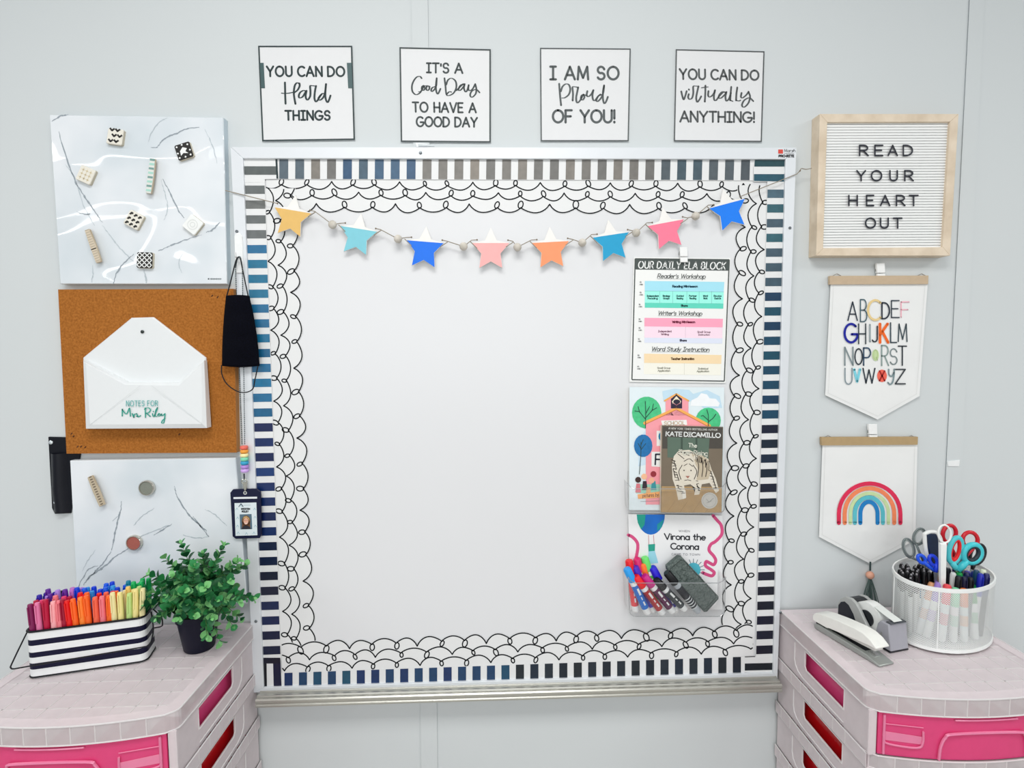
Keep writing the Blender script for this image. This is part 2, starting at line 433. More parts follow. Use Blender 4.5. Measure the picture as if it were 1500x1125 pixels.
GOOD = [[(260,325),(235,300),(190,310),(145,370),(125,440),(135,510),(175,548),(215,540),(245,512),(215,510)],
        [(245,512),(265,480),(285,430),(265,440),(262,475),(285,490),(305,460),(290,430),(320,430)],
        [(330,432),(322,470),(340,492),(365,470),(360,435),(335,430),(375,440)],
        [(440,440),(405,455),(390,490),(405,505),(440,470),(460,420),(466,325)], [(466,325),(455,430),(462,510),(480,540),(500,510),(517,470)],
        [(573,325),(585,420),(600,545),(640,560),(700,525),(735,450),(725,365),(670,325),(620,350),(597,410)], [(600,545),(640,510),(670,515)],
        [(740,490),(800,430),(830,405),(790,425),(765,480),(790,490),(835,440),(850,405)], [(850,405),(840,460),(860,510),(885,490),(905,420)], [(905,420),(900,470),(920,495),(960,470),(995,405)],
        [(995,405),(1010,470),(1000,540),(950,585),(925,555),(950,500),(1010,480),(1055,520)]]
PROUD = [[(258,405),(265,500),(275,620),(288,740)], [(285,520),(310,450),(360,408),(410,420),(432,490),(410,570),(350,620),(300,628)],
         [(470,665),(475,560),(468,460),(510,452),(555,462)], [(555,462),(540,540),(525,620),(530,680),(550,702),(590,660),(620,600),(640,572)],
         [(640,572),(610,590),(600,640),(630,655),(655,610),(640,575),(690,590)], [(700,520),(690,580),(715,605),(760,570),(795,505)], [(795,505),(780,580),(790,650),(820,665),(870,600),(905,570)],
         [(920,575),(870,600),(842,660),(865,680),(920,620),(950,540),(963,430)], [(963,430),(945,540),(945,640),(965,712),(995,680),(1022,610)]]
VIRT = [[(112,495),(130,570),(152,628),(180,560),(200,490)], [(235,540),(225,590),(250,622),(290,600),(310,520),(310,415),(350,405),(395,410)], [(236,460),(240,466)],
        [(395,410),(375,500),(358,600),(375,668),(410,630),(440,575)], [(510,400),(508,520),(500,660)], [(445,435),(500,425),(555,420)],
        [(560,490),(555,560),(585,585),(640,540),(668,475)], [(668,475),(650,560),(655,630),(685,640),(740,570),(800,510),(845,510)],
        [(845,510),(790,500),(740,550),(730,600),(770,600),(830,545),(855,505)], [(855,505),(840,580),(855,650),(900,610),(930,520)], [(935,420),(925,530),(918,640)], [(1035,430),(1020,540),(1015,640)], [(918,640),(960,655)], [(1015,640),(1060,650),(1090,640)],
        [(1105,520),(1095,580),(1120,600),(1180,555),(1220,500)], [(1220,500),(1245,580),(1220,680),(1150,752),(1112,720),(1150,640),(1235,600),(1300,655)]]
def cr(org, sc, x0, y0, x1, y1): return (org[0]+sc*x0, org[1]+sc*y0, org[0]+sc*x1, org[1]+sc*y1)
o1 = (380, 85); o2 = (590, 80); o3 = (795, 85); o4 = (988, 90)
def crq(org, sc, *p): return [(org[0]+sc*x, org[1]+sc*y) for x, y in p]
poster([(378, 67), (516, 67), (520, 205), (384, 207)], INK1, 2.2, 'white square poster reading you can do hard things, leftmost of the four',
       [('YOU CAN DO', crq(o1, K1, (115, 132), (1330, 138), (1335, 285), (120, 285)), 2.9, dict(gap=.26, space=.42)), ('THINGS', crq(o1, K1, (405, 828), (1105, 830), (1105, 970), (410, 970)), 2.9, dict(gap=.24))],
       [(HARD, o1, K1, 2.6)], [[(380.5, 92), (386, 92), (388, 129), (382.5, 129)], [(508, 92), (515, 92), (516.5, 129), (510, 129)]])
poster([(585, 69), (719, 72), (719, 209), (587, 208)], INK2, 2.2, "white square poster reading it's a good day to have a good day",
       [("IT'S A", crq(o2, K2, (330, 118), (820, 122), (820, 255), (330, 245)), 2.7, dict(gap=.2, space=.5)), ('TO HAVE A', crq(o2, K2, (135, 655), (1005, 668), (1005, 795), (140, 785)), 2.7, dict(gap=.22, space=.55)),
        ('GOOD DAY', crq(o2, K2, (190, 855), (1020, 868), (1020, 992), (190, 985)), 2.7, dict(gap=.22, space=.5))], [(GOOD, o2, K2, 2.3)])
poster([(791, 70), (924, 71), (921, 207), (792, 207)], INK3, 1.8, 'white square poster reading I am so proud of you',
       [('I AM SO', crq(o3, K3, (120, 135), (1190, 138), (1190, 335), (120, 335)), 3.4, dict(gap=.24, space=.5)), ('OF YOU!', crq(o3, K3, (160, 820), (1130, 820), (1130, 1010), (160, 1010)), 3.4, dict(gap=.2, space=.55))],
       [(PROUD, o3, K3, 2.5)])
poster([(990, 72), (1120, 75), (1116, 208), (987, 207)], INK4, 1.8, 'white square poster reading you can do virtually anything, rightmost of the four',
       [('YOU CAN DO', crq(o4, K4, (85, 125), (1385, 150), (1385, 305), (90, 290)), 2.8, dict(gap=.24, space=.42)), ('ANYTHING!', crq(o4, K4, (95, 820), (1315, 838), (1315, 1000), (95, 992)), 2.8, dict(gap=.2))],
       [(VIRT, o4, K4, 2.4)])

# ================================================================== whiteboard
WT = thing('whiteboard', 'large white magnetic whiteboard with pale frame on grey wall', 'whiteboard', V(760, 1010, 0))
SURF = C(224, 225, 227, 0.28, spec=0.35, vary=0.006, vscale=4)
FRAME = C(224, 228, 232, 0.36, metal=0.12, spec=0.5, vary=0.01)
DF, DS = 0.020, 0.0115
OUT = [(337.5, 215), (1167, 216), (1139, 996), (383, 1016)]
INN = [(355.7, 232), (1151, 233.2), (1132.7, 986), (386, 1007.5)]
OUT[3] = (371, 1015)
b = MB(); b.prism(INN, 0.001, DS, SURF); b.build('panel', WT)
b = MB()
fo = [V(x, y, DF) for x, y in OUT]; fi = [V(x, y, DF) for x, y in INN]
for i in range(4):
    j = (i + 1) % 4
    b.loft([[Vector((p.x, 0.0, p.z)) for p in (fo[i], fo[j], fi[j], fi[i])], [fo[i], fo[j], fi[j], fi[i]]], FRAME)
b.build('frame', WT, bevel=0.0012)
ALU = C(188, 187, 179, 0.34, metal=0.75, spec=0.5, vary=0.03, vscale=200)
t0 = V(383.5, 1008, DS); t1 = V(1134.5, 986.5, DS)
prof = [(.0115, 0), (.021, -.001), (.022, -.0035), (.030, -.0035), (.031, -.001), (.037, -.001), (.038, -.004), (.044, -.004), (.047, -.007), (.047, -.0125), (.0445, -.0145), (.0445, -.016), (.047, -.018), (.047, -.0215), (.043, -.0245), (.0115, -.0245)]
b = MB(); b.loft([[Vector((p.x, -dd, p.z + zz)) for dd, zz in prof] for p in (t0, t1)], ALU); b.build('marker_tray', WT, label='aluminium marker tray with ridged lip', bevel=0.0006)
b = MB(); e0 = Vector((t0.x, 0, t0.z)); 
SCR = C(120, 126, 130, 0.35, metal=0.8)
for (x, y) in [(616, 224), (347, 339), (375, 910), (1157, 334), (1143, 897)]:
    k = MB(); p = V(x, y, DF); k.lathe([(0.0032, 0), (0.0032, 0.0012), (0.0022, 0.0022), (0.0004, 0.0024)], p, SCR, 12, (0, -1, 0)); k.build('screw', WT)
b = MB(); d = DF + 0.0004
b.flat([(1140, 219), (1147, 219), (1147, 225), (1140, 225)], d, C(214, 74, 62))
text(b, 'Marsh', (1149, 218.5, 1165, 222.5), 0.7, d, C(120, 120, 122)); text(b, 'industries', (1149, 224, 1163, 225.5), 0.4, d, C(170, 170, 172))
text(b, 'PRO-RITE', (1141, 227, 1163, 230), 1.1, d, C(40, 40, 44), gap=.16)
b.build('logo', WT)
b = MB(); b.prism([(609, 209), (626, 211), (626, 215.5), (610, 215)], 0.0005, 0.009, C(236, 238, 240, 0.4)); b.prism([(612, 210.5), (636, 212.5), (636, 214), (613, 213.5)], 0.009, 0.0115, C(206, 212, 214, 0.4))
tag(b.build('adhesive_clip'), 'small clear clip on the wall just above the whiteboard frame', 'clip')

# ---- loop-patterned paper borders
LINE = C(22, 26, 30, 0.7, spec=.2)
BPAPER = C(228, 229, 229, 0.5, vary=0.01)
def loops(P, Q, amp, pitch, phase, rl, side, pat=(1, 1, 0)):
    """photo points of a scalloped line with loops and cusps, from P to Q; bulges towards `side` of the direction"""
    P, Q = Vector(P), Vector(Q); L = (Q - P).length; t = (Q - P) / L; nn = Vector((-t.y, t.x)) * side
    strokes = []; line = []; k = phase
    rr = random.Random(int(P.x * 13 + P.y * 7))
    cur = -pitch * rr.random(); off0 = 0.0
    while cur < L:
        pw = pitch * (0.9 + 0.25 * rr.random()); aa = amp * (0.92 + .2 * rr.random())
        is_loop = pat[k % len(pat)]; off1 = aa * .42 if is_loop else 0.0
        for i in range(13):
            u = i / 12; ss = cur + pw * u; base = off0 + (off1 - off0) * u
            if -0.01 <= ss <= L: line.append(P + t * ss + nn * (base + (aa - base) * (math.sin(PI * u) ** 0.75)))
        cur += pw; off0 = off1
        if 4 < cur < L - 4 and is_loop:
            r1 = rl * (0.8 + .4 * rr.random()); c = P + t * (cur + rr.uniform(-1, 1)) + nn * (off1 - r1 * .8); sk = rr.uniform(-.35, .35)
            strokes.append([c + t * (r1 * .68 * math.cos(a_) + sk * r1 * math.sin(a_)) + nn * (r1 * math.sin(a_)) for a_ in [2*PI*i/14 for i in range(15)]])
        k += 1
    return line, strokes
def loop_border(name, label, rows, edge, d, side, group):
    b = MB(); lines = []
    for i, (P, Q, amp, pitch, ph, rl) in enumerate(rows): lines.append(loops(P, Q, amp, pitch, ph, rl, side))
    outer = lines[-1][0]; P, Q = Vector(rows[-1][0]), Vector(rows[-1][1]); t = (Q - P).normalized(); nn = Vector((-t.y, t.x)) * side
    E0, E1 = Vector(edge[0]), Vector(edge[1]); L = (Q - P).length
    o_ = [p + nn * 1.6 for p in outer]; e_ = [E0 + (E1 - E0) * max(0, min(1, (p - P).dot(t) / L)) for p in outer]
    fr_o = [V(p.x, p.y, d) for p in o_]; fr_e = [V(p.x, p.y, d) for p in e_]
    ia = b.pts(fr_o); ib = b.pts(fr_e); ja = b.pts([p + Vector((0, .0005, 0)) for p in fr_o]); jb = b.pts([p + Vector((0, .0005, 0)) for p in fr_e])
    for i in range(len(outer) - 1):
        b.face((ia[i], ia[i+1], ib[i+1], ib[i]), BPAPER); b.face((ja[i], ja[i+1], ia[i+1], ia[i]), BPAPER); b.face((jb[i], jb[i+1], ja[i+1], ja[i]), BPAPER); b.face((ib[i], ib[i+1], jb[i+1], jb[i]), BPAPER)
    for line, lp in lines:
        b.stroke(line, 1.8, d + .0003, LINE, caps=False)
        for l in lp: b.stroke(l, 1.8, d + .0003, LINE, caps=False)
    return tag(b.build(name), label, 'border trim', group)
GL = 'loop-drawn scalloped border strips on the whiteboard'
loop_border('scalloped_border', 'white scalloped paper border with loop lines along whiteboard top', [((388, 265.5), (1104, 269), 10.5, 33, 0, 4.2), ((388, 281), (1104, 284), 10.5, 33, 1, 4.2), ((388, 298), (1104, 300), 12.5, 37, 0, 5)], [(388, 258), (1104, 259)], 0.0121, 1, GL)
loop_border('scalloped_border', 'white scalloped paper border with loop lines down whiteboard left side', [((388, 275), (417, 968), 12, 34, 0, 4.3), ((403, 275), (430, 968), 12, 33, 2, 4.3), ((419, 275), (449, 968), 13, 34, 1, 4.6)], [(384, 275), (411, 968)], 0.0127, -1, GL)
loop_border('scalloped_border', 'white scalloped paper border with loop lines down whiteboard right side', [((1123, 270), (1097, 962), 11.5, 33, 0, 4.3), ((1109, 270), (1084, 962), 11.5, 33, 2, 4.3), ((1094, 270), (1067, 962), 12, 34, 1, 4.8)], [(1127, 270), (1104, 962)], 0.0127, 1, GL)
loop_border('scalloped_border', 'white scalloped paper border with loop lines along whiteboard bottom', [((411, 983), (1104, 955), 10.5, 33, 2, 4.2), ((411, 968), (1104, 942), 10.5, 33, 1, 4.2), ((411, 954), (1104, 928), 12, 33, 0, 5)], [(411, 988), (1104, 965)], 0.0133, -1, GL)

# ---- striped paper borders
def stripe_mat(c): return C(*c, rough=0.32, spec=0.5, vary=0.22, vscale=70)
NAVY = [(14, 24, 56), (12, 20, 46), (18, 34, 74), (14, 28, 60)]
TEAL = [(22, 84, 112), (18, 72, 104), (26, 92, 122)]
SHEEN_GREY = [(94, 102, 106), (106, 110, 110), (88, 102, 112), (114, 112, 108)]  # greys with the sheen of the upper bars painted in
def striped(name, label, quad, n, frac, d, horiz, extra, colours, group):
    """quad TL TR BR BL in the photo; stripes run across the strip"""
    b = MB(); b.prism(quad, d - .0005, d, BPAPER); f = quad_map(quad)
    for i in range(n):
        a, e = (i + .5 - frac/2) / n, (i + .5 + frac/2) / n
        m_ = stripe_mat(colours(i / n))
        q = [f(a, .02), f(e, .02), f(e, .98), f(a, .98)] if horiz else [f(.02, a), f(.98, a), f(.98, e), f(.02, e)]
        b.flat(q, d + .0003, m_)
    for q, c in extra:
        b.flat(q, d + (.0006 if c != 'p' else .0005), BPAPER if c == 'p' else stripe_mat(c))
    return tag(b.build(name), label, 'border trim', group)
GS = 'black and white striped border strips on the whiteboard'
rs = random.Random(4)
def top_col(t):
    if t < .06: return SHEEN_GREY[2]
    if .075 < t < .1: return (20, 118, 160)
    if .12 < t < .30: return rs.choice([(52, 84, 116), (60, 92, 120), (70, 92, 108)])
    if t < .78: return rs.choice([(120, 117, 112), (128, 123, 116), (112, 111, 108), (134, 127, 118)])  # glare on the laminated top strip, put into the bar colour
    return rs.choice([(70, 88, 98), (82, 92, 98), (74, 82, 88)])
def left_col(t):
    if t < .1: return rs.choice([(110, 113, 111), (102, 107, 107)])  # topmost bars carry painted sheen too
    if t < .22: return rs.choice([(28, 112, 146), (92, 104, 116), (34, 106, 148)])
    if t < .50: return rs.choice([(24, 110, 150), (30, 104, 146), (20, 92, 132)])
    return rs.choice([(16, 54, 110), (14, 40, 92), (14, 30, 78)]) if t < .72 else rs.choice(NAVY + [(16, 36, 90)])
def right_col(t):
    if t < .2: return rs.choice([(66, 96, 112), (34, 88, 100), (58, 82, 96)])
    if t < .5: return rs.choice([(16, 66, 92), (12, 54, 84), (16, 72, 92)])
    return rs.choice([(8, 40, 62), (10, 34, 58), (8, 30, 48), (12, 20, 44)]) if t < .8 else rs.choice([(8, 12, 34), (6, 18, 34), (10, 16, 40)])
def bot_col(t):
    if t < .5: return rs.choice([(14, 44, 92), (16, 70, 100), (18, 58, 96), (20, 74, 98)])
    return rs.choice([(16, 34, 52), (14, 28, 42), (26, 38, 50), (22, 32, 40)])
striped('striped_border', 'white paper border strip with sheen-greyed and blue bars along whiteboard top', [(404, 232.5), (1104, 233.5), (1103, 264.5), (404, 262.5)], 30, .56, 0.0136, True, [], top_col, GS)
striped('striped_border', 'white paper border strip with teal to navy bars down whiteboard left', [(356.5, 267), (388, 267), (411.5, 963), (385.5, 964)], 32, .56, 0.0142, False,
        [], left_col, GS)
striped('striped_border', 'white paper border strip with dark teal and navy bars down whiteboard right', [(1124, 273), (1150, 273), (1133.5, 962), (1107, 963)], 32, .57, 0.0142, False, [], right_col, GS)
striped('striped_border', 'white paper border strip with navy bars above the marker tray', [(412, 985.5), (1090, 961.5), (1090, 988), (412, 1007.5)], 32, .56, 0.0142, True, [], bot_col, GS)
# the four folded corner pieces
def corner(label, quad, marks):
    b = MB(); b.prism(quad, .0139, .0146, BPAPER)
    for q, c in marks: b.flat(q, .0149, stripe_mat(c))
    tag(b.build('border_corner'), label, 'border trim', 'corner pieces of the striped border')
corner('corner piece of striped border at whiteboard top left, one long sheen-greyed bar', [(356, 232.5), (405.5, 232.5), (407, 262), (388, 262.5), (388, 267), (357, 267)], [([(356, 243.5), (404, 243.5), (405, 256), (356.5, 256)], (92, 98, 97)), ([(403.3, 232.5), (406, 232.5), (407.6, 261.5), (405, 261.5)], (34, 50, 52))])  # the long bar's grey is sheen painted into its colour
corner('corner piece of striped border at whiteboard top right, two long teal bars', [(1104, 233), (1151, 233), (1150, 273), (1124, 273), (1124, 266), (1104, 266)], [([(1105.5, 234), (1150, 234), (1150, 244), (1105, 244)], (22, 66, 74)), ([(1104.5, 255), (1149.5, 255), (1149, 266), (1104.5, 265)], (20, 78, 96))])
corner('corner piece of striped border at whiteboard bottom left, dark with white bar', [(385.5, 963), (411, 963), (413, 1007), (386.5, 1007.5)], [([(385.5, 963.5), (410.5, 963.5), (411, 972), (385.7, 972)], (8, 10, 34)), ([(386, 972), (390.5, 972), (391, 1007), (386.5, 1007)], (6, 8, 20)), ([(400, 972), (411, 972), (412.5, 1006.5), (401, 1006.5)], (8, 12, 50))])
corner('corner piece of striped border at whiteboard bottom right, one long black bar', [(1090, 962), (1133.5, 962), (1132.8, 986), (1090, 987.5)], [([(1091, 972), (1132.8, 971), (1132.6, 981.3), (1091, 982.3)], (10, 22, 32)), ([(1090.5, 985), (1100, 985), (1100, 986.5), (1090.5, 986.5)], (30, 34, 36)), ([(1091, 961.7), (1106, 961.2), (1106, 962.4), (1091, 962.8)], (10, 14, 24))])

# ================================================================== left column of boards
VEIN = C(150, 160, 168, 0.3); VEIN2 = C(186, 196, 202, 0.3)
def vein(b, pts, w0, d, mat):
    P = spline(pts, 6); rr = random.Random(int(pts[0][0] * 31 + pts[0][1]))
    P = [p + Vector((rr.uniform(-.7, .7), rr.uniform(-.7, .7))) for p in P]; n = len(P)
    for i in range(n - 1):
        w_ = w0 * (0.35 + 0.9 * math.sin(PI * (i + .5) / n)) * rr.uniform(.5, 1.3)
        b.stroke([P[i], P[i+1]], w_, d, mat, caps=False)
MARB = two_tone('marble_print', (206, 216, 222), (232, 236, 240), 5.0, 0.3, detail=3, lo=.3, hi=.6)
mn = MARB.node_tree; MP = mn.nodes['Principled BSDF']
WRAP = MARB.copy(); WRAP.name = 'marble_under_film'
WP = WRAP.node_tree.nodes['Principled BSDF']; WP.inputs['Coat Weight'].default_value = 1.0; WP.inputs['Coat Roughness'].default_value = 0.06; WP.inputs['Roughness'].default_value = .5
def film_bump(mt):
    nt = mt.node_tree; P = nt.nodes['Principled BSDF']
    tc = nt.nodes.new('ShaderNodeTexCoord'); mp = nt.nodes.new('ShaderNodeMapping'); mp.inputs['Scale'].default_value = (1.0, 1.0, 1.5); mp.inputs['Location'].default_value = (.3, 0, .15)
    nz = nt.nodes.new('ShaderNodeTexNoise'); nz.inputs['Scale'].default_value = 4.6; nz.inputs['Detail'].default_value = 0.4; nz.inputs['Distortion'].default_value = 0.5
    bp = nt.nodes.new('ShaderNodeBump'); bp.inputs['Strength'].default_value = 1.0; bp.inputs['Distance'].default_value = 0.030
    nt.links.new(tc.outputs['Object'], mp.inputs[0]); nt.links.new(mp.outputs[0], nz.inputs['Vector']); nt.links.new(nz.outputs[0], bp.inputs['Height']); nt.links.new(bp.outputs[0], P.inputs['Coat Normal'])
film_bump(WRAP)
DB = 0.019
MQ1 = [(72, 168), (327, 172), (332.5, 416), (88, 416)]
b = MB(); b.prism(MQ1, 0.0, DB, WRAP, side=C(196, 210, 218, 0.3), bev=0.0015); d = DB + .0003
for pts, w_, m_ in [([(86,192),(95,225),(110,265),(125,290),(140,312),(150,326)],1.8,VEIN), ([(95,240),(108,258),(122,300),(138,330)],1.2,VEIN2), ([(150,330),(165,350),(178,366),(196,384)],1.4,VEIN2), ([(217,208),(222,194),(232,180),(246,172)],1.2,VEIN2),
                    ([(220,216),(230,215),(240,203),(255,197),(270,190),(292,186)],1.6,VEIN), ([(238,262),(248,280),(260,305),(270,320)],1.5,VEIN), ([(236,262),(242,285),(246,305),(240,322)],1.1,VEIN2), ([(296,344),(270,352),(250,360),(232,368)],1.5,VEIN),
                    ([(196,372),(182,385),(170,402),(166,416)],1.6,VEIN), ([(210,394),(214,408),(214,416)],2.2,VEIN2), ([(302,340),(312,336),(322,326)],2.0,VEIN), ([(112,310),(125,314),(132,313)],1.4,VEIN), ([(268,370),(262,385),(266,400)],1.1,VEIN2), ([(76,178),(88,170),(100,168)],1.6,VEIN), ([(300,190),(312,215),(318,240)],1.1,VEIN2), ([(136,388),(136,402),(134,414)],1.2,VEIN2)]:
    vein(b, pts, w_, d, m_)
b.flat([(304.5, 407.5), (306.5, 407.5), (306.5, 409.5), (304.5, 409.5)], d, C(60, 70, 74)); b.stroke([(308, 408.6), (324, 408.6)], 1.1, d, C(120, 130, 134))
for k_ in range(6): b.stroke([(309.5 + k_*2.6, 407.6), (309.5 + k_*2.6, 409.6)], .7, d, C(90, 100, 104))
tag(b.build('marble_board'), 'marble-print magnetic board still in shiny plastic film, top of left column', 'magnetic board', 'marble-print boards in the left column')
MQ2 = [(102, 675), (345, 671), (362, 884), (113, 884)]
b = MB(); b.prism(MQ2, 0.0, DB, MARB, side=C(214, 222, 228, 0.4), bev=0.0015)
for pts, w_, m_ in [([(178,734),(176,750),(171,768),(167,790),(163,806)],1.8,VEIN), ([(190,802),(170,815),(150,832),(130,846),(122,858)],2.2,VEIN), ([(163,808),(150,826),(140,836),(128,850)],1.5,VEIN), ([(144,828),(130,834),(118,852),(112,868)],1.4,VEIN),
                    ([(252,768),(235,774),(215,782),(200,788)],1.5,VEIN2), ([(252,768),(238,776),(225,784)],1.3,VEIN), ([(255,712),(260,728),(272,748),(285,762),(298,776),(306,786)],1.8,VEIN), ([(283,756),(293,770),(303,778)],1.8,VEIN), ([(306,786),(290,788),(268,784)],1.2,VEIN2),
                    ([(300,746),(315,754),(332,770)],1.2,VEIN2), ([(226,744),(208,756),(196,770)],1.3,VEIN2), ([(140,806),(128,822),(120,836)],1.0,VEIN2), ([(165,764),(172,756)],1.0,VEIN2)]:
    vein(b, pts, w_, DB + .0003, m_)
tag(b.build('marble_board'), 'matt marble-print magnetic board below the cork board, behind the plant', 'magnetic board', 'marble-print boards in the left column')
CORK = two_tone('cork', (144, 86, 32), (180, 114, 50), 260, 0.85, bump=.4, dist=.0008, detail=6, lo=.3, hi=.7, spec=.15)
b = MB(); b.prism([(85, 424), (342, 423), (346.5, 663), (97.5, 664.5)], 0.0, 0.017, CORK, side=C(196, 140, 84, .8)); d = .0173
for x, y in [(104, 636), (107, 640), (113, 655), (118, 655), (124, 656), (262, 637), (310, 434), (318, 436)]: b.stroke([(x, y), (x + 1.5, y - 1.6)], 1.6, d, C(88, 48, 18))
tag(b.build('cork_board'), 'square cork board hung between the two marble-print boards', 'cork board')

# ---- envelope holder on the cork board
ENV = rough_bump(C(228, 231, 232, 0.42, spec=.5, vary=.01), 60, .05)
t = thing('envelope_holder', 'white envelope-shaped letter holder fixed to the cork board', 'letter holder', V(212, 628, .017))
b = MB()
back = [(121, 524), (192, 465.5), (224, 464.5), (301, 524), (303, 627), (126, 628)]
b.prism(back, .017, .022, ENV, bev=.002); b.build('back_plate', t)
front = [(122, 528), (183, 560), (262, 561), (299, 528), (303, 627), (126, 628)]
b = MB()
fr = [V(x, y, dd) for (x, y), dd in zip(front, (.034, .036, .036, .034, .040, .040))]
inn = [V(x, y, dd) for (x, y), dd in zip([(126, 533), (183, 564), (262, 565), (295, 533), (296, 621), (132, 622)], (.038, .040, .040, .038, .044, .044))]
bk = [Vector((p.x, -.022, p.z)) for p in fr]
b.loft([bk, fr, inn], ENV, caps=False); b.poly(inn, ENV)
b.build('front_pocket', t, smooth=True)
TEALINK = C(98, 178, 174, .6); TEALD = C(52, 160, 142, .6)
b = MB(); dd = .0447
b.stroke([(132, 622), (205, 565)], .5, dd, C(214, 218, 219)); b.stroke([(296, 621), (222, 565)], .5, dd, C(214, 218, 219))
text(b, 'NOTES FOR', [(185, 587), (231, 587), (231, 594.5), (185, 595)], 1.0, dd, TEALINK, gap=.3, space=.5)
KR = 1/15.0
RILEY = [[(285,440),(285,590)], [(285,450),(375,545),(440,420),(455,500),(465,595)], [(505,540),(540,620),(545,560),(590,540)], [(600,540),(630,600),(595,590),(640,610),(690,580)], [(790,415),(795,620)], [(770,440),(850,410),(905,450),(870,510),(800,530)], [(820,530),(900,600)],
         [(950,540),(960,590),(985,600)], [(968,490),(970,494)], [(985,600),(1050,440),(1055,410),(1020,480),(1010,590),(1050,600)], [(1070,560),(1110,550),(1090,535),(1065,575),(1095,590),(1140,560)], [(1150,545),(1140,575),(1170,580),(1215,545)], [(1225,540),(1215,640),(1195,740),(1150,740),(1170,690),(1225,640)]]
script(b, RILEY, (160, 570), KR, 1.6, dd, TEALD, pen=.4)
b.build('lettering', t)
b = MB(); p = V(209, 486, .022); b.lathe([(.0001, .0005), (.0035, .0005), (.0035, .002), (.002, .003), (.0001, .003)], p, C(58, 66, 64, .4, metal=.6), 14, (0, -1, 0)); b.build('screw', t)

# ---- magnets
def loc2(cx, cy, ang, s):
    ca, sa = math.cos(ang), math.sin(ang)
    return lambda u, v: (cx + s * (u * ca - v * sa), cy + s * (u * sa + v * ca))
CREAM = C(232, 228, 216, .35); INKM = C(38, 36, 34, .4); WHT = C(238, 240, 238, .3)
def tile_magnet(cx, cy, ang, kind, label):
    f = loc2(cx, cy, math.radians(ang), 11.6)
    base = {'lattice': CREAM, 'dark': INKM, 'cream': CREAM, 'chevron': CREAM, 'pearl': WHT, 'diamond': INKM}[kind]
    b = MB(); cs = [(-1, -.86), (-.86, -1), (.86, -1), (1, -.86), (1, .86), (.86, 1), (-.86, 1), (-1, .86)]
    b.prism([f(*c) for c in cs], DB, DB + .0075, base, bev=.0012, side=C(206, 198, 178, .5)); d = DB + .0078
    P = lambda pts, m_: b.flat([f(*p) for p in pts], d, m_)
    if kind == 'lattice':
        for u in (-.55, .15):
            for v in (-.8, -.1, .6):
                o_ = .35 if v == -.1 else 0
                b.stroke([f(u-.2+o_, v-.2), f(u+.1+o_, v+.08), f(u+.4+o_, v-.2)], 2.6, d, INKM, caps=False)
    elif kind == 'dark':
        P([(-.45, -.1), (0, -.5), (.5, -.2), (.2, .1), (.5, .45), (-.1, .25), (-.5, .5)], WHT)
        for u, v in [(-.7,-.7),(.7,-.65),(-.75,.7),(.7,.7),(0,.78),(0,-.8),(.8,.1),(-.8,.1)]: P([(u-.14,v),(u,v-.14),(u+.14,v),(u,v+.14)], WHT)
    elif kind == 'cream':
        for u in (-.5, 0, .5):
            for v in (-.5, 0, .5): b.dot(f(u, v), 1.3, d, C(214, 198, 160))
            b.stroke([f(u, -.75), f(u, .75)], .6, d, C(222, 210, 180)); b.stroke([f(-.75, u), f(.75, u)], .6, d, C(222, 210, 180))
    elif kind == 'chevron':
        for v in (-.55, .1, .7):
            for u in (-.6, 0, .6): P([(u-.26, v+.1), (u-.1, v-.25), (u+.16, v-.25), (u+.26, v-.05), (u+.1, v-.02), (u-.05, v+.16)], INKM)
    elif kind == 'pearl':
        for r_ in (.3, .62): b.stroke([f(r_*math.cos(a_*PI/8), r_*math.sin(a_*PI/8)) for a_ in range(17)], .8, d, C(214, 218, 216))
    else:
        for v in (-.62, 0, .62):
            for u in (-.62, 0, .62): b.stroke([f(u-.3, v), f(u, v-.3), f(u+.3, v), f(u, v+.3), f(u-.3, v)], 1.3, d, WHT, caps=False)
        for u in (-.62, .62): P([(u-.2, 0), (u, -.2), (u+.2, 0), (u, .2)], INKM)
    tag(b.build('tile_magnet'), label, 'magnet', 'tile magnets on the film-wrapped marble board')
tile_magnet(168, 200, 8, 'lattice', 'cream tile magnet with dark lattice near top of film-wrapped board')
tile_magnet(269, 221, -18, 'dark', 'black tile magnet with white leaf shape, upper right of film-wrapped board')
tile_magnet(125, 256, 24, 'cream', 'plain cream tile magnet at left of film-wrapped board')
tile_magnet(195.5, 322, 28, 'chevron', 'cream tile magnet with black chevrons in lower middle of film-wrapped board')
tile_magnet(282, 329, 38, 'pearl', 'white pearly tile magnet at lower right of film-wrapped board')
tile_magnet(211.5, 381, 2, 'diamond', 'black tile magnet with white diamonds near bottom of film-wrapped board')
WOOD = two_tone('clothespin_wood', (176, 156, 128), (208, 192, 166), 40, .6, stretch=(1, 1, .2))
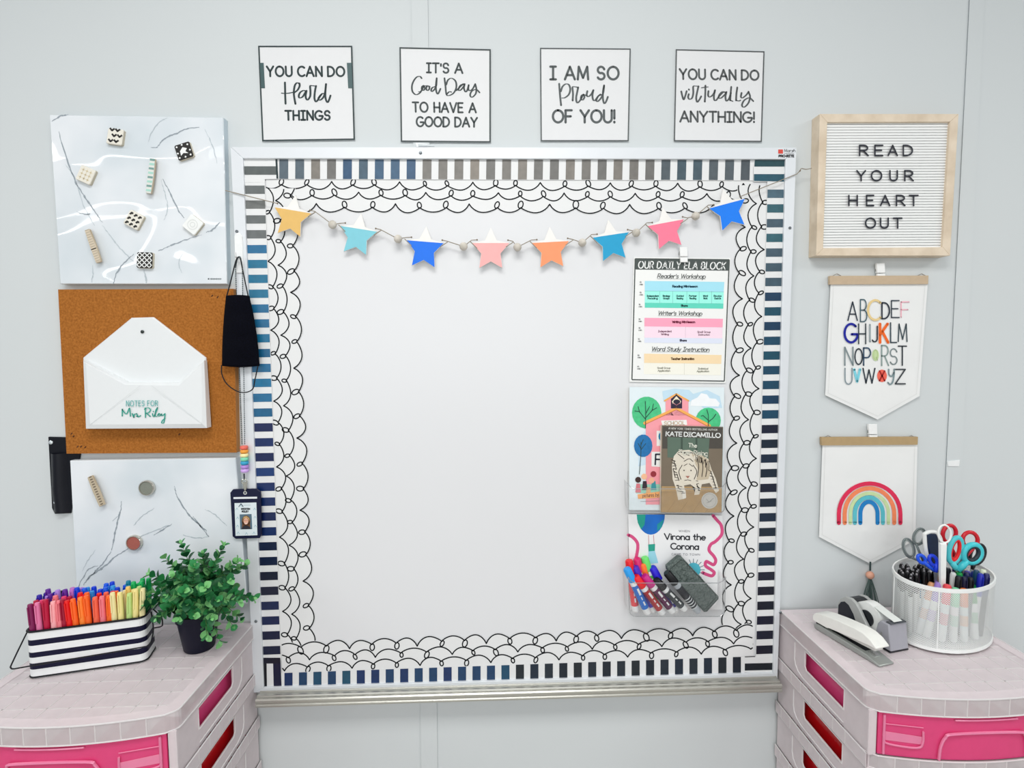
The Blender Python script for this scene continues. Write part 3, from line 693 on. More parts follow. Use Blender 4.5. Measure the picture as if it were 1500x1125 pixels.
def clothespin(p0, p1, wpx, face, marks, label, group, d0=DB):
    a, e = Vector(p0), Vector(p1); t_ = (e - a); L = t_.length; t_.normalize(); n_ = Vector((-t_.y, t_.x))
    root = thing('clothespin', label, 'clothespin', V(*(e), d0), group)
    f = lambda u, v: a + t_ * (u * L) + n_ * (v * wpx)
    for (dA, dB, nm) in ((d0 + .0002, d0 + .005, 'back_arm'), (d0 + .0062, d0 + .0115, 'front_arm')):
        b = MB(); b.prism([f(.02, -.4), f(.0, -.3), f(0, .3), f(.02, .4), f(.5, .5), f(1, .42), f(1, -.42), f(.5, -.5)], dA, dB, face if nm == 'front_arm' else WOOD, side=WOOD, bev=.0006)
        if nm == 'front_arm':
            for u0, u1, v0, v1, m_ in marks: b.flat([f(u0, v0), f(u1, v0), f(u1, v1), f(u0, v1)], dB + .0003, m_)
        b.build(nm, root)
    b = MB(); q = V(*f(.52, 0), d0 + .0058)
    b.tube([q + Vector((math.cos(k_*1.05)*.0022, 0, math.sin(k_*1.05)*.0022)) * 1 + Vector((.0, -.003 + .0003*k_, 0)) for k_ in range(20)], .0005, C(150, 152, 152, .3, metal=.9), 5); b.build('spring', root)
MINT = C(168, 214, 200, .5); GREYW = C(224, 226, 220, .5)
clothespin((223.5, 232), (217, 283), 9, GREYW, [(i/8 + .01, i/8 + .07, -.42, .42, MINT if i % 2 else C(122, 158, 152)) for i in range(8)], 'clothespin with mint green stripes in middle of film-wrapped board', 'clothespin magnets')
SPK = C(180, 168, 148, .6)
clothespin((127, 336), (144, 384), 8.5, C(212, 198, 176, .6), [(i/14 + .01, i/14 + .03, -.4, .4, SPK) for i in range(14)] + [(.58, .61, -.48, .48, C(120, 112, 98))], 'pale speckled clothespin leaning at lower left of film-wrapped board', 'clothespin magnets')
clothespin((131, 698), (149, 741), 9, C(190, 176, 152, .6), [(i/12 + .01, i/12 + .045, -.32, .12, C(112, 100, 84)) for i in range(12)], 'ruler-marked clothespin on the matt marble-print board', 'clothespin magnets')
def round_magnet(x, y, c, label):
    root = thing('round_magnet', label, 'magnet', V(x, y, DB), 'round magnets on the matt marble-print board')
    p = V(x, y, DB); b = MB()
    b.lathe([(.0001, 0), (.0155, 0), (.0168, .002), (.0168, .006), (.0155, .0078), (.0142, .0078), (.0135, .0056)], p, C(210, 206, 196, .2, metal=.9), 32, (0, -1, 0), caps=False); b.build('metal_ring', root, smooth=True)
    b = MB(); b.lathe([(.0001, .001), (.0136, .001), (.0136, .0064), (.0001, .0066)], p, rough_bump(C(*c, .75), 400, .6), 32, (0, -1, 0)); b.build('felt_disc', root)
round_magnet(217, 714, (128, 132, 122), 'round magnet with grey centre on the matt marble-print board')
round_magnet(198.5, 794, (166, 92, 80), 'round magnet with rust red centre on the matt marble-print board')

# ---- black plastic holder behind the boards
NB = C(8, 11, 22, .4, spec=.3)
t = thing('wall_bracket', 'black plastic wall bracket half hidden behind the lower left boards', 'bracket', V(100, 752, 0))
b = MB(); b.prism([(70.5, 640), (116, 641), (117, 666), (103, 752), (80, 753), (76, 745)], 0, .004, NB, bev=.001); b.build('mounting_plate', t)
b = MB()
pr = lambda y, x0, x1: [Vector((V(x0 + (x1-x0)*k/8, y, .004).x, -.004 - .010*math.sin(PI*k/8), V(x0, y, .004).z)) for k in range(9)]
b.loft([pr(664, 74, 98), pr(712, 75.5, 99), pr(714, 74.5, 99.5), pr(750, 79, 103)], NB, closed=False, caps=False); b.build('cover', t, smooth=True)
for x, y in ((75, 648), (82, 736)):
    b = MB(); b.lathe([(.0042, 0), (.0042, .0015), (.0022, .0026), (.0001, .0028)], V(x, y, .004 if y < 700 else .0085), C(214, 222, 226, .25, metal=.5), 12, (0, -1, 0)); b.build('screw', t, smooth=True)

# ---- hook, face mask, lanyard with badge
b = MB(); b.prism([(343, 346), (346, 341), (351, 341), (355, 346), (356.5, 400), (345, 400)], DF, DF + .003, C(238, 240, 240, .35), bev=.001)
p = V(349.5, 377, DF + .003)
b.tube([p, p + Vector((0, -.008, -.003)), p + Vector((0, -.013, 0)), p + Vector((0, -.014, .008))], .0018, C(226, 228, 228, .35), 8)
tag(b.build('adhesive_hook', smooth=True), 'white adhesive hook on left rail of the whiteboard frame', 'hook')
MASK = two_tone('mask_cloth', (2, 2, 8), (6, 8, 20), 500, .9, bump=.25, dist=.0004, spec=.1)
t = thing('face_mask', 'black cloth face mask hanging from the white hook', 'face mask', V(352, 540, .03))
def mgrid(u, v):
    x0 = 331 - 6*v - 1.5*math.sin(v*PI); x1 = 364.5 + 15*v + 2.5*math.sin(v*PI)
    y = 433 + 103*v + 3*math.sin(PI*u)*(v - .35)
    dd = .031 + .012*math.sin(PI*u)**.8*(.4 + .6*math.sin(PI*min(1, v*.9+.1))) + .0016*math.sin(v*PI*6)*math.sin(PI*u)
    return V(x0 + (x1 - x0)*u, y, dd)
b = MB(); NU, NV = 14, 22
ids = [b.pts([mgrid(i/NU, j/NV) for i in range(NU+1)]) for j in range(NV+1)]
idb = [b.pts([mgrid(i/NU, j/NV) + Vector((0, .003, 0)) for i in range(NU+1)]) for j in range(NV+1)]
for j in range(NV):
    for i in range(NU):
        b.face((ids[j][i], ids[j+1][i], ids[j+1][i+1], ids[j][i+1]), MASK); b.face((idb[j][i], idb[j][i+1], idb[j+1][i+1], idb[j+1][i]), MASK)
for j in range(NV): b.face((ids[j][0], idb[j][0], idb[j+1][0], ids[j+1][0]), MASK); b.face((ids[j][NU], ids[j+1][NU], idb[j+1][NU], idb[j][NU]), MASK)
for i in range(NU): b.face((ids[0][i], ids[0][i+1], idb[0][i+1], idb[0][i]), MASK); b.face((ids[NV][i], idb[NV][i], idb[NV][i+1], ids[NV][i+1]), MASK)
b.build('cloth_panel', t, smooth='all')
EL = C(10, 12, 18, .7)
for pts in ([(332, 434, .033), (338, 412, .034), (345, 384, .034), (348.5, 377, .034), (352, 379, .034), (356, 398, .034), (363.5, 434, .033)],
            [(324.5, 535, .032), (325, 548, .034), (332, 562, .035), (345, 572, .035), (358, 575, .035), (370, 570, .035), (373.5, 556, .034), (377, 540, .033), (378, 536, .032)]):
    b = MB(); b.tube(spline3([V(*p_) for p_ in pts]), .0012, EL, 6); b.build('ear_loop', t)
t = thing('lanyard', 'beaded chain lanyard hanging from the white hook on frame', 'lanyard', V(357, 712, .028))
b = MB(); CH = C(92, 104, 108, .3, metal=.8)
for side in (0, 1):
    q0, q1 = (V(345, 392, .0265), V(354.5, 650, .0295)) if side == 0 else (V(355, 392, .0265), V(358.5, 650, .0295))
    n = 86
    for i in range(n): b.ball(q0 + (q1 - q0) * (i / (n-1)), .0014, CH, 6)
    b.tube([q0, q1], .0004, CH, 4)
b.tube(spline3([V(345, 392, .0265), V(347.5, 380, .033), V(351, 376, .033), V(353, 381, .033), V(355, 392, .0265)]), .0012, CH, 6)
b.build('ball_chain', t, smooth='all')
for i, c in enumerate([(236, 112, 96), (240, 160, 62), (246, 236, 176), (128, 214, 178), (52, 160, 200), (178, 140, 214), (206, 168, 232)]):
    b = MB(); p = V(357.5 + i*.2, 655.5 + i*5.6, .0295); b.lathe([(.0035, -.0039), (.0068, -.0036), (.0082, -.0016), (.0082, .0016), (.0068, .0036), (.0035, .0039)], p, C(*c, .45), 20); b.build('bead', t, smooth=True)
b = MB(); HW = C(196, 196, 186, .25, metal=.9)
b.tube([V(357.5, 694, .0295), V(357.8, 702, .0285)], .0014, C(40, 44, 54), 6)
b.tube([V(358 + 4*math.cos(a_*PI/6), 705.5 + 3.4*math.sin(a_*PI/6), .0285) for a_ in range(12)], .0013, HW, 6, closed=True)
b.prism([(355.5, 706), (361.5, 706), (360.8, 716), (358.5, 720), (356.4, 716)], .0267, .031, HW, bev=.001); b.build('swivel_clip', t, smooth=True)
t = thing('badge_holder', 'navy badge holder with photo card hanging from the rainbow beads', 'badge holder', V(360, 789, .022))
BN = C(12, 18, 52, .45, spec=.3); NV2 = C(26, 36, 76, .5)
b = MB(); b.prism([(337, 722), (341, 717), (376, 716), (381.5, 720), (383, 783), (380, 788.5), (345, 789.5), (340.5, 786)], .0225, .0262, BN, bev=.001); b.dot((359, 722), 2.8, .0266, C(190, 192, 190, .3)); b.dot((359, 722), 1.3, .0268, C(40, 44, 60))
b.build('case', t)
b = MB(); b.flat([(342, 728.2), (376.5, 727.6), (376.5, 730.4), (342, 731)], .0266, C(226, 230, 234)); b.build('slot', t, label='white slot strip')
b = MB(); d = .0265; b.prism([(343.5, 737), (375.5, 736), (377, 784), (345, 785)], .0262, d, C(222, 232, 236, .3)); d += .0002
for sx_, sy_ in [(347, 745), (373, 745), (348, 758), (373.5, 757), (348, 770), (374, 770), (349, 780), (361, 781), (372, 780), (352, 740)]: b.stroke([(sx_-1.6, sy_+2), (sx_, sy_-1), (sx_+1.6, sy_+2)], .6, d, C(150, 190, 200))
b.stroke([(350, 742), (353, 738), (356, 742)], 1.2, d, C(40, 60, 80)); b.stroke([(357, 740), (367, 740)], .5, d, C(150, 170, 180))
text(b, 'KRISTEN', (353.5, 744.4, 366, 746.6), .8, d, C(40, 44, 50), gap=.2); text(b, 'RILEY', (354.5, 748.2, 364, 750.4), .9, d, C(40, 44, 50), gap=.2)
b.flat([(351, 753.5), (368.5, 753), (369.5, 775), (352, 775.5)], d, C(86, 112, 128)); d += .0002
b.dot((360.5, 763.5), 6.4, d, C(120, 84, 54), 16, ry=8.5); b.flat([(355, 764), (354, 775), (367, 775), (366, 764)], d, C(104, 70, 46))
b.flat([(353.5, 775.3), (356, 771), (360, 769.5), (365, 771), (368, 775)], d + .0001, C(38, 38, 48))
b.dot((360.3, 763.5), 3.6, d + .0002, C(226, 172, 148), 14, ry=4.9); b.stroke([(358.7, 766), (360.3, 766.8), (362, 766)], .7, d + .0003, C(240, 236, 232)); b.dot((358.9, 762.4), .5, d + .0003, C(60, 44, 40)); b.dot((361.9, 762.4), .5, d + .0003, C(60, 44, 40))
b.flat([(356, 761), (357, 757), (361, 756), (365, 759), (365.5, 763), (362.5, 758.8), (358, 759)], d + .0003, C(196, 160, 108))
b.build('photo_card', t)

# ================================================================== bunting
STRING = C(150, 142, 128, .8)
t = thing('star_bunting', 'garland of half painted wooden stars and beads across the whiteboard', 'bunting', V(758, 398, .02))
stars = [((427.5, 318), 9.5, (226, 184, 106), 'mustard yellow'), ((524, 345), 9, (126, 200, 214), 'pale aqua blue'), ((622, 364), 4.5, (10, 112, 232), 'bright blue'), ((719, 366), 0, (246, 176, 174), 'pale pink'),
         ((807, 364.5), -3, (250, 152, 106), 'orange'), ((896, 354), -8.5, (26, 158, 204), 'teal blue'), ((977, 336), -10.5, (246, 124, 152), 'hot pink'), ((1067.5, 308), -15, (6, 124, 240), 'vivid blue')]
beads = [(487, 329), (583, 350), (679, 361), (758, 362), (853, 355.5), (932, 341), (1019, 316.5)]
SW = C(240, 238, 234, .55)
DS_ = .0248
def star_pts(c, ang, R0=31.0):
    out = []
    for k_ in range(10):
        r = R0 if k_ % 2 == 0 else R0 * .52
        a_ = -PI/2 + k_*PI/5
        x, y = r*math.cos(a_)*.93, r*math.sin(a_)*1.06
        ca, sa = math.cos(math.radians(ang)), math.sin(math.radians(ang))
        out.append((c[0] + x*ca - y*sa, c[1] + x*sa + y*ca))
    return out
ends = []
for c, ang, col, nm in stars:
    P = star_pts(c, ang); b = MB()
    b.prism(P, DS_ - .0035, DS_, SW, side=SW, bev=.0004)
    cm = C(*col, .5)
    low = [P[2], P[3], P[4], P[5], P[6], P[7], P[8]]
    ctr = Vector(c); low = [ctr + (Vector(p_) - ctr) * .985 for p_ in low]
    b.flat(low, DS_ + .0003, cm)
    b.build('star', t, label='star with %s lower half' % nm)
    ends.append((Vector(P[8]) + (Vector(P[2]) - Vector(P[8])) * .06, Vector(P[2]) + (Vector(P[8]) - Vector(P[2])) * .06))
for x, y in beads:
    b = MB(); b.ball(V(x, y, DS_ + .003), .0088, two_tone('bead_wood', (190, 184, 172), (214, 208, 198), 80, .6), 16); b.build('bead', t, smooth='all')

def sag(p, q, d0, d1, dy=0.0):
    return [V(p[0] + (q[0]-p[0])*k_/6, p[1] + (q[1]-p[1])*k_/6 + dy*math.sin(PI*k_/6), d0 + (d1-d0)*k_/6) for k_ in range(7)]
def string(paths, knots):
    b = MB()
    for p_ in paths: b.tube(p_, .0010, STRING, 6)
    for q in knots: b.ball(V(q[0], q[1], DS_ + .0012), .0019, C(128, 116, 100, .8), 8)
    b.build('string', t)
q0 = ends[0][0]
string([sag((330, 279), (q0.x + 1, q0.y - 6), .0222, DS_ + .001)], [(q0.x + 1, q0.y - 6)])
for i, bd in enumerate(beads):
    e, s_ = ends[i][1], ends[i+1][0]
    string([[V(e.x + 1, e.y - 4, DS_ + .0012), V(e.x + 8, e.y - 2.5, DS_ + .0014), V(bd[0], bd[1], DS_ + .003), V(s_.x - 4, s_.y - 4, DS_ + .0014), V(s_.x + 4, s_.y - 4.5, DS_ + .0012)],
            [V(e.x - 2, e.y + 6, DS_ + .0006), V(e.x + 9, e.y - 1.5, DS_ + .0012)], [V(s_.x - 6, s_.y - 2, DS_ + .0012), V(s_.x + 4, s_.y + 8, DS_ + .0006)]], [(e.x + 1, e.y - 4), (s_.x + 4, s_.y - 4.5)])
e = ends[-1][1]
string([sag((e.x - 4, e.y - 4), (1167, 255), DS_ + .001, .0222) + spline3([V(1167, 255, .0222), V(1172, 250, .0222), V(1174, 247, .0222), V(1181, 248, .0222), V(1189, 246.5, .0222)])], [(e.x - 4, e.y - 4), (1172, 250)])

# ================================================================== schedule sheet clipped to the whiteboard
SH = C(240, 241, 239, .45, vary=.01)
dd0 = DS + .002; d = dd0 + .0013
t = thing('schedule_sheet', 'daily schedule sheet with blue, pink and orange blocks clipped on the whiteboard', 'schedule', V(994, 560, dd0))
b = MB(); b.prism([(928.6, 376.6), (1070, 378), (1063, 561), (922, 559.3)], dd0, dd0 + .001, SH)
K6 = .1; o6 = (920, 370); o7 = (920, 460)
def q6(*p): return crq(o6, K6, *p)
def q7(*p): return crq(o7, K6, *p)
GREY = C(74, 80, 78, .6); TXT = C(40, 60, 64, .6); SUB = C(120, 124, 122, .6)
fr4 = [Vector((930.5, 379)), Vector((1068.3, 380.5)), Vector((1061, 558.3)), Vector((925.7, 556.2))]
for i in range(4): b.stroke([fr4[i], fr4[(i+1) % 4]], 1.7, d, GREY, caps=False)
b.flat(q6((105, 92), (1480, 107), (1472, 265), (105, 247)), d + .0001, C(72, 80, 78, .6))
text(b, 'OUR DAILY ELA BLOCK', q6((150, 128), (1425, 145), (1420, 245), (150, 228)), 1.6, d + .0003, WHT, gap=.26, space=.45, slant=.12)
for s, q in (("Reader's Workshop", q6((430, 310), (1130, 318), (1130, 378), (430, 372))), ("Writer's Workshop", q6((440, 855), (1080, 862), (1080, 920), (440, 914)))):
    text(b, s, q, .95, d + .0002, C(96, 100, 98, .6), gap=.12, space=.4, slant=.22)
    b.stroke([q[3] + Vector((0, 1)) if hasattr(q[3], 'x') else (q[3][0], q[3][1] + 1.3), (q[2][0], q[2][1] + 1.3)], .4, d, SUB)
q = q7((345, 480), (1185, 490), (1185, 550), (345, 540)); text(b, 'Word Study Instruction', q, 1.0, d + .0002, C(96, 100, 98, .6), gap=.12, space=.4, slant=.22); b.stroke([(q[3][0], q[3][1] + 1.3), (q[2][0], q[2][1] + 1.3)], .4, d, SUB)
def band(q, c): b.flat(q, d, C(*c, .5, vary=.01))
band(q6((245, 415), (1410, 430), (1402, 575), (245, 560)), (166, 226, 242)); band(q6((245, 562), (1402, 577), (1397, 745), (245, 735)), (158, 246, 230)); band(q6((245, 736), (1397, 746), (1395, 822), (245, 806)), (96, 214, 190))
band(q7((240, 55), (1390, 70), (1385, 195), (240, 180)), (252, 166, 192)); band(q7((240, 181), (1385, 196), (1382, 356), (240, 346)), (248, 222, 236)); band(q7((240, 346), (1382, 356), (1380, 434), (240, 420)), (222, 228, 244))
band(q7((235, 580), (1370, 600), (1366, 730), (235, 715)), (246, 220, 178)); band(q7((232, 716), (1366, 731), (1362, 897), (230, 880)), (244, 242, 230))
lc = C(120, 190, 186, .6)
for x in (465, 655, 862, 1042, 1225): b.stroke(q6((x, 566), (x - 2, 742)), .5, d + .0001, lc)
b.stroke(q6((245, 562), (1402, 577)), .5, d + .0001, lc); b.stroke(q7((842, 190), (840, 350)), .5, d + .0001, C(214, 190, 206)); b.stroke(q7((826, 722), (824, 888)), .5, d + .0001, C(214, 212, 196))
def small(s, cx, cy, w_, h_, m_, org, wt=.9):
    x0, y0 = org[0] + K6*(cx - w_/2), org[1] + K6*(cy - h_/2)
    text(b, s, (x0, y0, x0 + K6*w_, y0 + K6*h_), wt, d + .0002, m_, gap=.14, space=.4)
small('Reading Mini-lesson', 835, 494, 365, 30, C(20, 70, 92), o6, 1.0); small('Share', 825, 777, 95, 28, C(20, 84, 76), o6, 1.0)
for x, a_, e_, w_ in ((362, 'Independent', 'Reading', 170), (560, 'Strategy', 'Groups', 105), (760, 'Guided', 'Reading', 105), (950, 'Partner', 'Reading', 110), (1133, 'Word', 'Work', 66), (1312, 'Books', 'Check In', 110)):
    small(a_, x, 634, w_, 24, C(24, 92, 90), o6, .7); small(e_, x, 670, w_ * .85, 24, C(24, 92, 90), o6, .7)
small('Writing Mini-lesson', 815, 116, 330, 30, C(120, 20, 60), o7, 1.0); small('Share', 808, 386, 100, 28, C(60, 60, 90), o7, 1.0)
small('Independent', 540, 252, 195, 26, C(130, 80, 104), o7, .6); small('Writing', 540, 296, 110, 26, C(130, 80, 104), o7, .6); small('Small Group', 1112, 262, 190, 26, C(130, 90, 108), o7, .55); small('Instruction', 1112, 302, 165, 24, C(130, 90, 108), o7, .55)
small('Teacher Instruction', 798, 655, 335, 30, C(96, 60, 10), o7, 1.0); small('Small Group', 525, 790, 190, 24, C(130, 130, 112), o7, .55); small('Application', 525, 830, 180, 26, C(130, 130, 112), o7, .55); small('Individual', 1100, 800, 145, 24, C(130, 130, 112), o7, .55); small('Application', 1097, 838, 180, 26, C(130, 130, 112), o7, .55)
for x, y, o_ in ((195, 460, o6), (195, 610, o6), (182, 785, o6), (180, 100, o7), (180, 230, o7), (170, 392, o7), (165, 630, o7), (160, 795, o7)):
    small('10', x - 12, y - 25, 24, 18, SUB, o_, .5); small('min', x, y + 5, 44, 22, SUB, o_, .5)
b.build('sheet', t)
def clip(xt, yt, label, d0, w_=12, h_=22):
    """white peg clip gripping what hangs below it"""
    t = thing('peg_clip', label, 'clip', V(xt, yt + h_, d0), 'white peg clips')
    b = MB(); b.prism([(xt - w_*.5, yt), (xt + w_*.46, yt - .3), (xt + w_*.52, yt + h_*.62), (xt - w_*.42, yt + h_*.62)], d0 + .0045, d0 + .0105, C(240, 241, 240, .35), bev=.0008); b.build('lever', t)
    b = MB(); b.prism([(xt - w_*.42, yt + h_*.66), (xt + w_*.52, yt + h_*.66), (xt + w_*.54, yt + h_), (xt - w_*.38, yt + h_)], d0 + .0042, d0 + .0092, C(240, 241, 240, .35), bev=.0008); b.build('jaw', t)
    b = MB(); b.prism([(xt - w_*.3, yt + h_*.1), (xt + w_*.4, yt + h_*.1), (xt + w_*.4, yt + h_*.6), (xt - w_*.3, yt + h_*.6)], d0, d0 + .005, C(226, 228, 228, .4)); b.build('mount', t)
    b = MB(); b.tube(spline3([V(xt - w_*.62, yt + h_*.52, d0 + .006), V(xt - w_*.58, yt + h_*.34, d0 + .006), V(xt - w_*.46, yt + h_*.26, d0 + .006), V(xt - w_*.3, yt + h_*.6, d0 + .006)]), .0008, C(120, 124, 122, .4, metal=.6), 6); b.build('spring', t)
clip(1001.5, 362, 'white peg clip holding the schedule sheet on the whiteboard', DS + .0005, 11.5, 22)

# ================================================================== books, wall pockets, markers, eraser
def book(quad, d0, d1, cover, name, label, grp):
    t = thing(name, label, 'book', V(*((Vector(quad[2]) + Vector(quad[3]))/2), d0), grp)
    c = sum([Vector(q_) for q_ in quad], Vector((0, 0)))/4
    ins = [c + (Vector(q_) - c) * .985 for q_ in quad]
    k = MB(); k.prism(ins, d0 + .0006, d1 - .0007, C(232, 226, 208, .7)); k.build('page_block', t)
    k = MB(); k.prism(quad, d0, d0 + .0006, cover); k.build('back_cover', t)
    k = MB(); k.prism(quad, d1 - .0007, d1, cover)
    return t, k
GB = 'books in the wall pockets'
KB = .18667; oB = (890, 560)
def qb(*p): return crq(oB, KB, *p)
COVB = C(226, 238, 242, .3, vary=.02)
SQ = [(922, 567), (1060.8, 567.5), (1059, 748), (921.5, 747)]
t, b = book(SQ, .0135, .024, COVB, 'picture_book', 'large picture book with pink schoolhouse cover behind the tiger novel', GB); d = .0243
for p in [[(430,70),(520,50),(640,60),(700,120),(560,200),(440,150)], [(640,100),(780,60),(880,110),(900,200),(760,210)]]: b.flat(qb(*p), d, C(196, 224, 240, .4))
b.flat(qb((650,185),(660,140),(705,120),(735,85),(780,95),(800,125),(850,130),(880,165),(870,190)), d + .0001, C(244, 247, 249, .4)); b.flat(qb((250,440),(330,330),(430,420),(330,640),(240,660)), d, C(206, 228, 242, .4))
GRN = C(74, 196, 134, .4, vary=.2, vscale=120); GRD = C(36, 70, 64, .5)
b.dot(qb((307, 238))[0], 21.5, d + .0002, GRN, 22, ry=23.5); b.dot(qb((790, 300))[0], 18.5, d + .0002, GRN, 20, ry=19)
PINK = C(246, 160, 170, .4); ORG = C(246, 176, 92, .4)
b.flat(qb((455,150),(540,90),(635,150),(635,260),(455,260)), d + .0003, PINK); b.flat(qb((300,320),(540,200),(790,335),(800,960),(300,960)), d + .0003, PINK)
for st, w_ in (([(448,145),(540,92),(635,145)], 2.4), ([(290,320),(540,203),(800,340)], 4.0)): b.stroke(qb(*st), w_, d + .0005, ORG)
b.stroke(qb((290,332),(540,215),(800,352)), 1.0, d + .0006, C(206, 120, 60))
b.flat(qb((497,205),(497,130),(540,95),(585,130),(585,205)), d + .0005, C(44, 34, 58)); b.flat(qb((505,150),(540,108),(577,150),(570,168),(512,168)), d + .0006, C(240, 228, 204)); b.dot(qb((543, 152))[0], 5.2, d + .0007, C(40, 36, 54), ry=3.4); b.stroke(qb((515,162),(540,180),(572,160)), .9, d + .0008, C(190, 120, 130))
for st in ([(298,360),(300,240),(296,150)], [(298,290),(250,230),(240,190)], [(298,280),(350,220),(385,200)], [(298,250),(330,190)], [(250,230),(215,225)], [(350,220),(360,170)], [(790,340),(792,260),(780,215)], [(792,300),(750,260),(735,265)], [(792,310),(830,280),(850,250)], [(250,720),(262,560),(262,470)], [(262,520),(240,480)], [(262,530),(300,480)], [(262, 490),(280, 450)]):
    b.stroke(qb(*st), 1.0, d + .0009, GRD)
b.dot(qb((280, 498))[0], 13.5, d + .0008, C(28, 112, 172, .4, vary=.25, vscale=120), 18, ry=16.5)
b.flat(qb((345,545),(430,545),(430,665),(345,660)), d + .0006, WHT); b.flat(qb((385,380),(430,380),(430,500),(385,500)), d + .0006, WHT); b.flat(qb((420,300),(620,295),(625,335),(430,340)), d + .0006, WHT)
text(b, 'F', qb((378,565),(415,565),(412,645),(374,645)), 2.3, d + .0009, C(40, 44, 62)); b.dot(qb((420, 425))[0], 4, d + .0009, C(30, 130, 170), ry=6); text(b, 'SCHOOL', qb((445,308),(605,305),(605,333),(445,336)), 1.0, d + .0009, C(200, 176, 150))
for x, y, c in ((288,740,(244,190,150)),(240,765,(60,36,34)),(360,720,(150,44,56)),(345,770,(244,180,150))): b.dot(qb((x, y))[0], 4.4, d + .0009, C(*c, .5))
for x, y, c in ((240,820,(214,120,130)),(292,800,(52,40,50)),(362,800,(60,150,160)),(320,850,(220,170,120))): b.flat(qb((x-22,y+45),(x-14,y-25),(x+14,y-25),(x+22,y+45)), d + .0007, C(*c, .5))
b.flat(qb((225,800),(420,800),(420,870),(225,870)), d + .0005, C(150, 204, 182, .5)); b.flat(qb((235,880),(420,855),(420,905),(240,915)), d + .0008, C(242, 170, 96)); text(b, 'pictures by', qb((275,875),(400,868),(400,895),(275,902)), .6, d + .001, C(90, 60, 60)); b.stroke(qb((260,935),(410,930)), .6, d + .0009, C(150, 150, 160))
b.build('front_cover', t)
COVT = C(120, 108, 92, .35, vary=.08, vscale=40)
TQ = [(969.3, 623), (1059.3, 625.3), (1056.9, 752), (968, 750.8)]
t, b = book(TQ, .0262, .040, COVT, 'paperback_novel', 'paperback novel with white tiger cover standing in the upper wall pocket', GB); d = .0403
b.flat(qb((432,345),(902,355),(902,520),(430,520)), d, C(76, 72, 66, .4)); b.flat(qb((470,430),(800,440),(790,600),(470,590)), d + .0001, C(92, 112, 98, .4)); b.flat(qb((575,430),(590,430),(590,590),(575,590)), d + .0002, C(64, 80, 70)); b.flat(qb((690,430),(705,430),(705,590),(690,590)), d + .0002, C(64, 80, 70))
b.flat(qb((425,815),(897,822),(893,1026),(420,1020)), d + .0001, C(176, 146, 104, .4, vary=.15, vscale=60))
for x in (470, 570, 670, 770): b.stroke(qb((x, 1018),(x + 60, 930)), .5, d + .0002, C(150, 120, 84))
WFUR = C(222, 214, 198, .5); FURD = C(196, 182, 158, .5); STR = C(58, 50, 44, .5)
b.flat(qb((505,650),(520,580),(560,535),(640,530),(720,570),(790,600),(815,680),(850,760),(875,850),(850,870),(800,790),(740,800),(720,880),(680,885),(690,830),(650,800),(600,810),(615,910),(555,925),(535,830),(510,760)), d + .0003, WFUR)
b.flat(qb((660,560),(740,570),(790,610),(815,690),(790,760),(700,770),(690,640)), d + .0004, FURD)
b.dot(qb((628, 705))[0], 15.5, d + .0005, WFUR, 18, ry=17); b.dot(qb((560, 560))[0], 3.4, d + .0005, WFUR); b.dot(qb((690, 590))[0], 3.2, d + .0005, WFUR)
for st in ([(700,590),(715,660),(705,740)], [(730,590),(748,660),(740,740)], [(765,610),(780,670),(770,740)], [(520,620),(540,680)], [(515,680),(530,740)], [(550,560),(600,600)], [(575,545),(640,575)], [(600,620),(640,600),(670,620)], [(585,650),(560,700),(575,760)], [(672,650),(700,700),(680,760)], [(600,655),(625,640)], [(640,640),(668,660)], [(545,720),(560,770)], [(540,810),(585,820)], [(545,850),(595,860)], [(810,700),(835,780)], [(830,760),(850,830)], [(700,800),(720,850)]):
    b.stroke(spline(qb(*st)), 1.0, d + .0007, STR, pen=.4)
rt = random.Random(2)
for x0, y0, x1, y1, n_ in ((690, 575, 800, 640, 9), (515, 600, 545, 780, 8), (560, 548, 690, 556, 8), (545, 800, 600, 880, 5), (800, 680, 850, 840, 7), (700, 760, 720, 860, 4)):
    for k in range(n_):
        x, y = x0 + (x1 - x0)*(k + .5)/n_, y0 + (y1 - y0)*(k + .5)/n_; dx, dy = (rt.uniform(-6, 6), rt.uniform(25, 60)) if n_ > 8 else (rt.uniform(14, 30), rt.uniform(-8, 16))
        b.stroke(spline(qb((x - dx*.5, y - dy*.3), (x + rt.uniform(-5, 5), y + dy*.25), (x + dx*.5, y + dy*.8))), rt.uniform(.7, 1.3), d + .0007, STR, pen=.3)
b.flat(qb((585,850),(612,846),(617,905),(590,918)), d + .0006, C(236, 232, 222, .5)); b.flat(qb((640,770),(690,800),(700,840),(690,880),(670,830)), d + .0002, C(60, 52, 44, .5))
for x in (600, 655): b.dot(qb((x, 692))[0], 1.0, d + .0008, STR)
b.flat(qb((612,735),(645,735),(630,755)), d + .0008, C(170, 110, 96)); b.stroke(qb((605,770),(630,765),(655,772)), .8, d + .0008, STR)
text(b, 'KATE DICAMILLO', qb((460,388),(885,400),(885,434),(458,420)), 1.5, d + .0008, C(232, 234, 232, .4), gap=.13, space=.32); text(b, '#1 NEW YORK TIMES BESTSELLING AUTHOR', qb((480,355),(862,367),(862,380),(478,368)), .55, d + .0008, C(206, 206, 198), gap=.2)
text(b, 'The', qb((638,478),(700,482),(700,512),(636,508)), 1.1, d + .0009, C(226, 228, 214)); text(b, 'Tiger Rising', qb((560,528),(785,540),(782,576),(556,560)), 1.1, d + .0009, C(214, 214, 200), gap=.16, space=.4)
